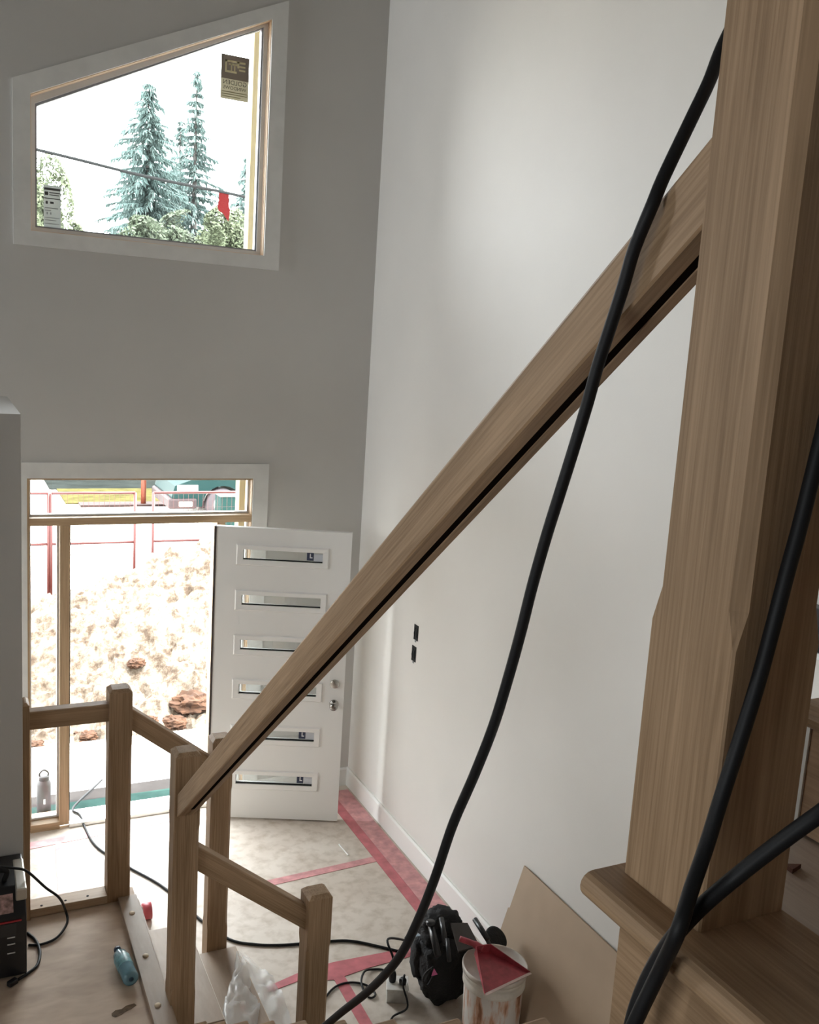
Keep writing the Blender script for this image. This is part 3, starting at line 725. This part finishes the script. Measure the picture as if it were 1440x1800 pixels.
tag(prism('wood_chip', [(-.008,-.006),(.014,.0),(-.006,.008)], 'z', 0, .006, mat('reddish_chip', (.12,.045,.025), .8), M=Matrix.Translation((cq.x, cq.y, NZ-.0038))), 'small reddish wood chip on the step beside the newel', 'chip')
# welding machine
we = thing('welding_machine', (.09, 3.98, LZ), 'black portable welding machine beside the partition wall', 'machine')
x0, x1, y0, y1, z0, z1 = -.07, .232, 3.80, 4.13, LZ, .935
prism('housing', [(y0,z0+.012),(y1,z0+.012),(y1,z1),(y0+.07,z1),(y0,z1-.10)], 'x', x0, x1, BLACKP, we, .006)
for a in (x0+.02, x1-.06):
    for b_ in (y0+.02, y1-.06): box('foot', a, a+.04, b_, b_+.04, z0, z0+.0125, BLACK, we)
fpM = Matrix.Translation((0, y0-.001, 0))
box('control_panel', x0+.03, x1-.04, y0-.003, y0-.0005, z0+.20, z1-.125, mat('dark_grey_panel', (.03,.03,.033), .4), we)
box('red_stripe', x0+.01, x1-.02, y0-.0045, y0-.0005, z1-.12, z1-.113, mat('red_stripe', (.35,.02,.03), .4), we)
sl_a = Vector((0, y0, z1-.10)); 
pm = Matrix.Translation((0, y0+.034, z1-.047)) @ Matrix.Rotation(math.atan2(.10, .07), 4, 'X')
box('rating_plate', x0+.16, x1-.05, -.045, .03, .001, .004, mat('printed_plate', (.35,.22,.20), .5, var=.6, vscale=60), we, M=pm)
box('corner_guard', x1-.04, x1+.003, y0+.03, y1-.05, z1-.05, z1+.003, mat('aged_silver', (.52,.49,.43), .4, .5), we, .006)
tube('carry_handle', [(x0+.06,y0+.12,z1), (x0+.06,y0+.12,z1+.05), (x1-.08,y0+.12,z1+.05), (x1-.08,y0+.12,z1)], .011, BLACK, we, 8)
for dz in (.12, .16, .19): box('vent_mark', x1-.075, x1-.045, y0-.0042, y0-.0006, z0+dz, z0+dz+.004, mat('pale_print', (.6,.6,.6), .5), we)
P = [ony(-10,1524,3.93), ony(25,1526,3.92), ony(48,1532,3.92), ony(80,1560,3.97), ony(104,1578,4.0), fl(115,1600,LZ+.06), fl(118,1622,LZ+.02), fl(100,1648,LZ+.008), fl(72,1660,LZ+.006), fl(50,1661,LZ+.006)]
tag(tube('welder_cord', P, .0055, BLACK), 'thin black cord arching from the welding machine top', 'cord')
P = [fl(48,1640,LZ+.006), fl(62,1652,LZ+.006), fl(70,1672,LZ+.006), fl(66,1696,LZ+.006), fl(50,1710,LZ+.006), fl(32,1722,LZ+.01)]
tag(tube('supply_cord', P, .0065, BLACK), 'short black cord with plug curling on the landing floor', 'cord')
pq = fl(22, 1727, LZ+.012)
pl_ = box('cord_plug', -.02, .02, -.012, .012, -.010, .012, BLACKP, bev=.004, M=Matrix.Translation(pq) @ Matrix.Rotation(math.radians(35), 4, 'Z'))
tag(pl_, 'black rubber plug at the end of the landing cord', 'plug')

# ================================================================== WALL DETAILS
for i, (x, y, lab) in enumerate(((732, 1112, 'upper'), (728, 1149, 'lower'))):
    p = onx(x, y, WX)
    t = thing('switch_box', p, '%s of two open dark switch boxes in the white side wall' % lab, 'switch box')
    box('dark_recess', WX-.0025, WX-.0004, p.y-.030, p.y+.030, p.z-.050, p.z+.050, DARK, t)
    for k in (-1, 1):
        tube('wire', [(WX-.002, p.y+.012*k, p.z+.03), (WX-.010, p.y+.010*k, p.z), (WX-.004, p.y+.016*k, p.z-.03)], .0035, BLACKP, t, 4, 6)
    box('mount_ear', WX-.005, WX-.0026, p.y-.008, p.y+.008, p.z-.062, p.z-.047, mat('grey_bracket', (.3,.3,.3), .5), t)

q = onx(1440, 1100, WX)
bb = thing('wall_box', (WX, q.y, q.z), 'black box fixed to the side wall behind the newel', 'box')
za, zb = onx(1440, 1062, WX).z, onx(1440, 1138, WX).z
box('casing', WX-.06, WX-.0005, q.y-.16, q.y+.10, zb, za, BLACKP, bb, .006)
box('bottom_trim', WX-.062, WX-.0005, q.y-.16, q.y+.10, zb-.022, zb-.001, VINYL, bb, .002)

# stickers on the slanted window (read from outside, so mirrored in here)
SY = WY+.096
def sticker_M(x, z): return Matrix.Translation((x, SY-.0012, z)) @ Matrix.Rotation(math.radians(90), 4, 'X')
def quad(name, x0, x1, z0, z1, m, parent, y=None):
    bm = bmesh.new(); y = SY if y is None else y
    bm.faces.new([bm.verts.new(p) for p in ((x0,y,z0),(x1,y,z0),(x1,y,z1),(x0,y,z1))])
    return mesh_obj(name, bm, m, parent)
sk = thing('window_sticker', (1.62, SY, 4.87), 'bronze and cream maker sticker in the upper corner of the slanted window', 'sticker')
quad('paper', 1.53, 1.71, 4.735, 4.8605, backlit('cream_paper', (.5,.47,.36), (.034,.031,.021)), sk)
quad('bronze_field', 1.53, 1.71, 4.8575, 5.0, backlit('bronze_print', (.15,.12,.10), (.0085,.0072,.0055)), sk, SY-.0003)
CR = mat('cream_print', (.72,.66,.42), .5)
ic = (1.60, 4.935)
for a in ((-.045,.045,.022,.034), (-.045,-.033,-.028,.034), (-.045,.030,-.040,-.028), (.033,.045,-.005,.034), (-.008,.0,-.028,.012), (.012,.020,-.028,.012), (-.02,.033,.006,.016), (.045,.085,.022,.034), (.045,.085,.0,.010), (.045,.085,-.022,-.012)):
    box('emblem_bar', ic[0]+a[0], ic[0]+a[1], SY-.0012, SY-.0007, ic[1]+a[2], ic[1]+a[3], CR, sk)
INK = mat('dark_ink', (.06,.055,.05), .6)
text_mesh('lettering', 'GOLDEN', .038, INK, sk, sticker_M(1.62, 4.836), True)
text_mesh('lettering', 'WINDOWS', .029, INK, sk, sticker_M(1.62, 4.804), True)
for zl in (4.778, 4.764, 4.750): box('print_line', 1.54, 1.70 if zl > 4.76 else 1.66, SY-.0006, SY-.0001, zl, zl+.005, mat('olive_print', (.30,.27,.15), .6), sk)
s2 = thing('energy_label', (.535, SY, 3.95), 'white printed rating label low in the slanted window corner', 'sticker')
quad('paper', .489, .585, 3.82, 4.073, backlit('white_label_paper', (.62,.64,.62), (.030,.034,.032)), s2)
for i, (xa, xb, za, zb) in enumerate(((.492,.582,4.045,4.058),(.495,.515,4.015,4.035),(.52,.58,4.028,4.034),(.52,.575,4.016,4.021),(.492,.582,3.995,4.000),(.500,.512,3.965,3.982),(.525,.545,3.968,3.980),(.495,.57,3.940,3.945),(.495,.53,3.925,3.930),(.505,.512,3.905,3.918),(.525,.532,3.905,3.918),(.495,.578,3.885,3.889),(.495,.56,3.870,3.874),(.495,.578,3.850,3.854))):
    box('print_block', xa, xb, SY-.0006, SY-.0001, za, zb, mat('grey_ink', (.10,.10,.10), .6) if i < 7 else mat('light_ink', (.32,.33,.33), .6), s2)

# ================================================================== OUTSIDE
GZ = -.3
GRAV = mat('pale_gravel_ground', (.58, .54, .48), .9, var=.12, vscale=3)
o = box('ground', -60, 70, 6.9, 140, GZ-.3, GZ, GRAV); tag(o, 'pale gravel yard outside', 'ground', kind='structure')
o = box('porch_floor', -3, 4.5, WY+.17, 7.5, GZ-.1, -.03, mat('pale_concrete', (.30,.29,.28), .8, var=.08, vscale=4)); tag(o, 'pale concrete porch slab outside the entry', 'porch floor', kind='structure')
o = box('porch_membrane', -1.5, 3.6, WY+.172, 6.47, -.0298, -.026, mat('teal_membrane', (.026,.050,.044), 1, var=.15, vscale=10, spec=0)); tag(o, 'teal green membrane strip along the porch edge', 'membrane')
o = box('porch_apron', -1.5, 3.6, 6.47, 6.63, -.0298, -.0265, mat('damp_grey_concrete', (.040,.037,.036), 1, spec=0, var=.12, vscale=6)); tag(o, 'damp grey concrete band beside the teal membrane', 'porch floor', kind='structure')  # dark band painted in for the house's shade on the slab
o = box('lawn', 2.05, 60, 20.5, 22.5, GZ, GZ+.03, mat('dry_grass', (.048,.043,.017), 1, var=.3, vscale=5, spec=0)); tag(o, 'yellow green verge beyond the fence', 'lawn', kind='structure')
o = box('soil_strip', 2.3, 60, 20.1, 20.5, GZ, GZ+.05, mat('red_soil', (.020,.009,.007), 1, var=.3, vscale=3)); tag(o, 'reddish soil strip along the verge', 'soil strip', kind='structure')
o = box('road', 1.9, 60, 22.5, 34, GZ, GZ+.02, mat('grey_asphalt', (.013,.015,.0138), 1, var=.3, vscale=2, spec=0)); tag(o, 'dark asphalt road beyond the verge', 'road', kind='structure')

# dirt mound
def dirt_mat():
    m = bpy.data.materials.new('tan_dirt'); m.use_nodes = True; nt = m.node_tree; b = nt.nodes['Principled BSDF']; b.inputs['Roughness'].default_value = .95
    tc = nt.nodes.new('ShaderNodeTexCoord'); n = nt.nodes.new('ShaderNodeTexNoise'); n.inputs['Scale'].default_value = 8.0; n.inputs['Detail'].default_value = 9; n.inputs['Roughness'].default_value = .75
    nt.links.new(tc.outputs['Object'], n.inputs['Vector'])
    r = nt.nodes.new('ShaderNodeValToRGB'); e = r.color_ramp.elements
    e[0].position = .31; e[0].color = (.020, .010, .005, 1); e[1].position = .55; e[1].color = (.145, .12, .094, 1); k = e.new(.42); k.color = (.056, .037, .022, 1)
    nt.links.new(n.outputs['Fac'], r.inputs['Fac']); nt.links.new(r.outputs['Color'], b.inputs['Base Color'])
    return m
DIRT = dirt_mat()
bm = bmesh.new(); nx, ny = 380, 200; G = []
def mh(x, y):
    ridge = 9.5 + .12*(x-1.5)
    top = max(0, min(1.75, .90 + .325*(x-1.4)))
    top *= 1/(1+math.exp((x-5.6)*2.2))
    if x < .2: top *= max(0, 1-(.2-x)/1.6)
    d = y - ridge
    wf = 2.05 if d < 0 else 1.25
    s = max(0, 1-abs(d)/wf); prof = s*s*(3-2*s)*.35 + s*.65
    h = (top+.27)*prof
    n_ = noise.fractal(Vector((x*2.2, y*2.2, 0)), 1.0, 2.0, 6)
    n2 = noise.fractal(Vector((x*8, y*8, 4)), .9, 2.0, 4)
    n3 = noise.fractal(Vector((x*19, y*19, 9)), .8, 2.0, 3)
    return h + (n_*.11 + n2*.055 + n3*.022)*min(1, s*4)
for i in range(nx+1):
    row = []
    for j in range(ny+1):
        x = -2.0+9.5*i/nx; y = 7.3+4.2*j/ny; row.append(bm.verts.new((x, y, max(GZ-.02, GZ+mh(x, y)))))
    G.append(row)
for i in range(nx):
    for j in range(ny): bm.faces.new((G[i][j], G[i+1][j], G[i+1][j+1], G[i][j+1]))
tag(mesh_obj('dirt_mound', bm, DIRT), 'large mound of dry tan dirt outside the open door', 'dirt mound')
def mound_hit(x, y):
    d = wd(x, y)
    t = 7.0/d.y
    for i in range(800):
        p = CAM + d*t
        if p.z <= GZ+mh(p.x, p.y) or p.z < GZ: return p
        t += .008/d.y
    return p
CLOD = mat('moist_red_clod', (.050, .022, .010), 1, var=.45, vscale=14)
for (x, y, r, lab) in ((334,1237,.14,'large moist red dirt clod on the mound slope'),(240,1166,.06,'reddish dirt clod high on the mound slope'),(304,1272,.09,'reddish dirt clod near the mound foot'),(150,1297,.08,'brown dirt clod at the mound foot behind the guard rail'),(262,1268,.06,'small brown dirt clod below the red clods'),(60,1312,.06,'brown dirt clod at the mound foot behind the sidelite')):
    p = mound_hit(x, y)
    bm = bmesh.new(); bmesh.ops.create_icosphere(bm, subdivisions=4, radius=1)
    for v in bm.verts:
        v.co *= 1+.35*noise.fractal(v.co*2.3+V((x, y, 0)), 1.0, 2.0, 4); v.co *= 1+.07*noise.fractal(v.co*7+V((y, x, 0)), .8, 2.0, 3); v.co = V((v.co.x*r*1.3, v.co.y*r, v.co.z*r*.75))
    tag(mesh_obj('dirt_clod', bm, CLOD, M=Matrix.Translation(p)), lab, 'clod')

# steel drinking bottle on the porch
sb = V((.500, 6.36, -.026))
t = thing('steel_bottle', sb, 'grey steel drinking bottle standing on the porch outside the sidelite', 'bottle')
SBM = mat('grey_powder_coat', (.05, .046, .047), .6, 0)
lathe('flask', [(0,0),(.042,0),(.045,.004),(.045,.215),(.042,.232),(.031,.246),(.031,.252)], SBM, t, Matrix.Translation(sb), 32)
lathe('cap', [(.032,.246),(.0335,.248),(.0335,.272),(.031,.276),(0,.276)], mat('dark_grey_cap', (.03,.03,.03), .5), t, Matrix.Translation(sb), 24)
tube('carry_loop', [sb+V((-.026,0,.267)), sb+V((-.027,0,.294)), sb+V((0,0,.317)), sb+V((.027,0,.294)), sb+V((.026,0,.267))], .006, mat('dark_grey_cap'), t, 8)
box('emblem', -.006, .006, -.0466, -.0445, .09, .125, mat('pale_print', (.6,.6,.6), .5), t, M=Matrix.Translation(sb))

# yellow lumber post against the outside of the frames
t = thing('lumber_post', (1.83, 6.36, GZ), 'yellow rough lumber post standing outside the windows', 'post')
box('timber', 1.772, 1.90, 6.30, 6.40, GZ+.27, 6.2, LUMBER, t, .004)

# red temporary fence
RF = mat('red_fence_paint', (.07, .010, .008), .5)
def fence(x0, x1, y, label):
    t = thing('fence_panel', ((x0+x1)/2, y, GZ), label, 'fence', 'red temporary fence panels')
    zt, zm, zb = 1.355, .743, -.15
    for x in (x0, x1): mesh_obj('frame_tube', tube_bm([V((x,y,GZ)), V((x,y,.5)), V((x,y,zt))], .019, 8), RF, t, True)
    for zz in (zb, zm, zt): mesh_obj('frame_tube', tube_bm([V((x0,y,zz)), V(((x0+x1)/2,y,zz)), V((x1,y,zz))], .017, 8), RF, t, True)
    bm = bmesh.new(); n = int((x1-x0)/.06)
    for i in range(1, n):
        x = x0+(x1-x0)*i/n; tube_bm([V((x,y,zb)), V((x,y,zt))], .0022, 4, bm)
    for k in range(1, 8): tube_bm([V((x0,y,zb+(zt-zb)*k/8)), V((x1,y,zb+(zt-zb)*k/8))], .0018, 4, bm)
    o = mesh_obj('wire_infill', bm, mat('red_wire', (.09,.02,.018), .5), t); o['kind'] = 'stuff'
fence(-1.2, .965, 11.6, 'red temporary fence panel seen through the narrow sidelite')
fence(.997, 1.962, 11.6, 'red temporary fence panel in line with the door opening')
fence(2.182, 4.4, 11.6, 'red temporary fence panel in front of the teal car')
p = fl(252, 889, GZ)
t = thing('marker_post', p, 'orange marker post standing by the verge', 'post')
OR = mat('orange_paint', (.11, .022, .008), .5)
mesh_obj('post_tube', tube_bm([V((p.x,p.y,GZ)), V((p.x,p.y,.6)), V((p.x,p.y,1.6))], .055, 12), OR, t, True)
box('base_plate', p.x-.16, p.x+.16, p.y-.12, p.y+.12, GZ, GZ+.04, mat('dark_base', (.10,.05,.04), .7), t, .01)

# teal car parked beyond the fence, nose pointing along -X
CYN = 18.3; CXF = ony(302, 870, CYN).x
TEAL = mat('teal_car_paint', (.0016, .0165, .0155), .6, spec=.15)
ca = thing('teal_car', (CXF+2.2, CYN+.85, GZ), 'teal car parked nose-first beyond the red fence', 'car')
def arch(cx, r, n=10): return [(cx+r*math.cos(math.pi*i/n), GZ+.30+r*math.sin(math.pi*i/n)) for i in range(n+1)][::-1]
w1c, w2c = CXF+1.02, CXF+3.55
prof = [(CXF+.05, GZ+.28)] + arch(w1c, .42) + arch(w2c, .42) + [(CXF+4.45, GZ+.30), (CXF+4.5, GZ+.95), (CXF+4.35, GZ+1.05), (CXF+1.55, GZ+1.02), (CXF+.45, GZ+.86), (CXF+.06, GZ+.72), (CXF+.0, GZ+.50)]
prism('lower_body', prof, 'y', CYN, CYN+1.75, TEAL, ca)
prism('cabin', [(CXF+1.45,GZ+1.0),(CXF+4.3,GZ+1.04),(CXF+3.9,GZ+1.52),(CXF+2.2,GZ+1.54)], 'y', CYN+.12, CYN+1.63, TEAL, ca, .03)
prism('side_window', [(CXF+1.75,GZ+1.06),(CXF+4.0,GZ+1.08),(CXF+3.75,GZ+1.46),(CXF+2.3,GZ+1.48)], 'y', CYN+.105, CYN+.125, mat('dark_car_glass', (.03,.04,.045), .1), ca)
for wc in (w1c, w2c):
    for yy in (CYN+.02, CYN+1.53):
        wh = lathe('wheel', [(.19,-.0),(.31,0),(.33,.03),(.33,.17),(.31,.20),(.19,.20)], mat('dark_tyre', (.05,.04,.045), .8), ca, Matrix.Translation((wc, yy+.2, GZ+.33)) @ Matrix.Rotation(math.radians(90), 4, 'X'), 28)
        lathe('hubcap', [(0,.165),(.08,.17),(.19,.15),(.19,.05),(0,.05)], mat('pale_hub', (.7,.66,.66), .4, .3), wh, Matrix.Translation((wc, yy+.2, GZ+.33)) @ Matrix.Rotation(math.radians(90), 4, 'X'), 24)
box('headlight', CXF+.10, CXF+.52, CYN-.012, CYN+.10, GZ+.58, GZ+.74, mat('clear_headlight', (.85,.86,.84), .2), ca, .02)
box('bumper', CXF-.06, CXF+.50, CYN-.03, CYN+1.78, GZ+.26, GZ+.47, mat('pale_pink_bumper', (.030,.020,.021), .6, spec=.2), ca, .04)
box('pale_door_panel', CXF+1.46, CXF+2.6, CYN-.006, CYN, GZ+.62, GZ+1.0, mat('pale_reflecting_paint', (.45,.46,.46), .3), ca)  # sky glare on the teal door, put in as a pale panel
box('fog_lamp', CXF+.14, CXF+.40, CYN-.045, CYN-.028, GZ+.31, GZ+.41, mat('cream_lamp', (.8,.76,.6), .3), ca, .015)
box('door_seam', CXF+1.56, CXF+1.575, CYN-.004, CYN, GZ+.30, GZ+1.0, mat('pale_trim_line', (.6,.7,.68), .4), ca)
box('side_moulding', CXF+1.62, CXF+2.9, CYN-.012, CYN, GZ+.50, GZ+.54, mat('pale_trim_line'), ca)

q0, q1 = ony(386, 898, 17.2), ony(421, 898, 17.2)
tn = thing('teal_bin', ((q0.x+q1.x)/2, 17.3, GZ), 'teal bin with a pale rim standing before the teal car wheel', 'bin')
ztb = ony(400, 874, 17.2).z
box('bin_body', q0.x+.02, q1.x+.25, 17.2, 17.65, GZ, ztb, mat('teal_bin_plastic', (.0018,.020,.0175), .7, spec=.15), tn, .02)
box('rim', q0.x, q1.x+.27, 17.18, 17.67, ztb, ztb+.05, mat('pale_bin_rim', (.04,.05,.05), .6), tn, .01)
# power line with a red flag
P0, P1 = ony(60, 262, 10), ony(440, 348, 10)
dl = P1-P0; pts = [P0-dl*2.2, P0-dl*1, P0, (P0+P1)/2+V((0,0,-.02)), P1, P1+dl*1.2, P1+dl*2.5]
tag(tube('power_line', pts, .015, mat('grey_wire', (.018,.019,.019), .9, spec=0), per=6, n=6), 'sagging dark overhead wire seen through the slanted window', 'wire')
fp = ony(393, 338, 10); bm = bmesh.new()
fo = [(-.05,.0),(.055,.0),(.06,-.14),(.075,-.17),(.06,-.285),(.03,-.25),(.0,-.21),(-.045,-.19),(-.06,-.15),(-.045,-.08)]
prism_bm(fo, 'y', -.004, .004, bm)
tag(mesh_obj('red_flag', bm, mat('red_flag_cloth', (.05,.006,.006), .9, spec=0), M=Matrix.Translation(fp)), 'small red flag hanging from the overhead wire', 'flag')

# ------------------------------------------------------------------ trees
NEED = mat('spruce_needles', (.045, .074, .067), .8, var=.3, vscale=1.5)
BARK = mat('grey_brown_bark', (.03, .027, .024), .9)
LEAF = mat('green_leaves', (.030, .043, .022), .8, var=.35, vscale=1.0)
def spruce(base, H, R, label, seed, dens=1.0, zlow=.25, spire=1.0):
    rnd = random.Random(seed); base = Vector(base)
    t = thing('spruce_tree', base, label, 'tree', 'spruce trees across the road')
    mesh_obj('trunk', tube_bm([base, base+V((0,0,H*.5)), base+V((0,0,H*.97))], [H*.016, H*.010, .02], 8), BARK, t, True)
    bm = bmesh.new()
    def tri(a, b, c):
        bm.faces.new([bm.verts.new(p) for p in (a, b, c)])
    z = H*zlow
    while z < H*.985:
        f = 1-z/H; Lmax = R*(f**spire)*1.35*(.7+.5*rnd.random())+.12
        n = max(4, int(7*dens+2*rnd.random())); a0 = rnd.random()*6.28
        for k in range(n):
            a = a0+6.28*k/n+rnd.uniform(-.3, .3); L = min(Lmax, R*1.25)*rnd.uniform(.45, 1.12)
            if rnd.random() > .93*dens+.05: continue
            dx, dy = math.cos(a), math.sin(a); px = V((-dy, dx, 0)); S = max(5, int(L*9))
            prev = base+V((0,0,z)); 
            for s in range(1, S+1):
                u = s/S; p = base+V((dx*L*u, dy*L*u, z + L*(.10*u-.42*u*u+.16*u**3)))
                w = .05+.13*(1-u)
                tri(prev-V((0,0,.02)), p, prev+V((0,0,.05)))
                for q in range(3):
                    sd_ = (-1, 1, 0)[q]; tip = p + px*sd_*w*rnd.uniform(.9, 2.1) + V((dx*.10, dy*.10, -rnd.uniform(.10, .34) if sd_ == 0 else -rnd.uniform(.03, .2)))
                    tri(prev, p+V((0,0,.03)), tip)
                    if rnd.random() < .6: tri(prev+px*.05, p-px*.05, tip+V((rnd.uniform(-.1,.1), rnd.uniform(-.1,.1), -rnd.uniform(.05,.16))))
                prev = p
        z += H*.0155*rnd.uniform(.6, 1.4)/dens**.3
    mesh_obj('branches', bm, NEED, t)
def leafy(center, R3, label, seed, n=5000, m=None):
    rnd = random.Random(seed); c = Vector(center)
    t = thing('leafy_tree', (c.x, c.y, GZ), label, 'tree', 'leafy trees across the road')
    mesh_obj('trunk', tube_bm([V((c.x,c.y,GZ)), V((c.x,c.y,c.z*.5)), c], [.22,.16,.06], 8), BARK, t, True)
    bm = bmesh.new()
    cl_ = [(V((rnd.gauss(0,.45), rnd.gauss(0,.45), rnd.gauss(0,.45))), rnd.uniform(.3,.55)) for _ in range(26)]
    for i in range(int(n*2.2)):
        o_, r_ = rnd.choice(cl_); d = V((rnd.gauss(0,1), rnd.gauss(0,1), rnd.gauss(0,1))).normalized()*r_*rnd.uniform(.6,1)
        p = o_+d
        if p.length > 1.15: p = p.normalized()*1.15
        p = c+V((p.x*R3[0], p.y*R3[1], p.z*R3[2])); s = rnd.uniform(.06, .12)
        a = V((rnd.gauss(0,1), rnd.gauss(0,1), rnd.gauss(0,1))).normalized(); b = a.orthogonal().normalized()
        bm.faces.new([bm.verts.new(q) for q in (p-a*s, p+b*s*.6, p+a*s, p-b*s*.6)])
    mesh_obj('crown', bm, m or LEAF, t)
TY = 45.0
def tb_(x, y, Y=TY): p = ony(x, y, Y); return p
def plant(xpx, ytop, Y, R, label, seed, **k):
    p = ony(xpx, ytop, Y); spruce((p.x, Y, GZ), p.z-GZ, R, label, seed, **k)
plant(262, 138, 45, 3.3, 'broad spruce tree with drooping branches seen through the slanted window', 3, dens=1.1, spire=.80)
plant(347, 108, 47, 3.0, 'tall slender spruce tree with a bare thin spire', 11, dens=.85, spire=1.15)
plant(318, 203, 50, 2.6, 'smaller pale spruce tree between the two tall ones', 21, dens=.75)
plant(436, 268, 43, 2.6, 'spruce tree partly hidden by the window jamb', 31, dens=.8)
for (x, y, Y, R3, lab, sd_, n) in ((38,372,38,(1.55,1.3,2.4),'green leafy tree behind the white rating label',1,5000),(98,432,39,(1.0,.9,1.1),'low leafy crown beside the rating label',2,2600),
    (252,448,40,(1.2,1.0,1.3),'leafy crown at the foot of the broad spruce',5,3600),(330,455,41,(1.5,1.2,1.7),'leafy crown at the foot of the slender spruce',6,4400),(408,432,40,(1.3,1.0,1.5),'bright leafy crown under the red flag',7,4000)):
    p = ony(x, y, Y); leafy(p, R3, lab, sd_, n, None if sd_ not in (7, 2, 1) else mat('bright_leaves', (.045,.058,.026), .8, var=.3, vscale=1.0))
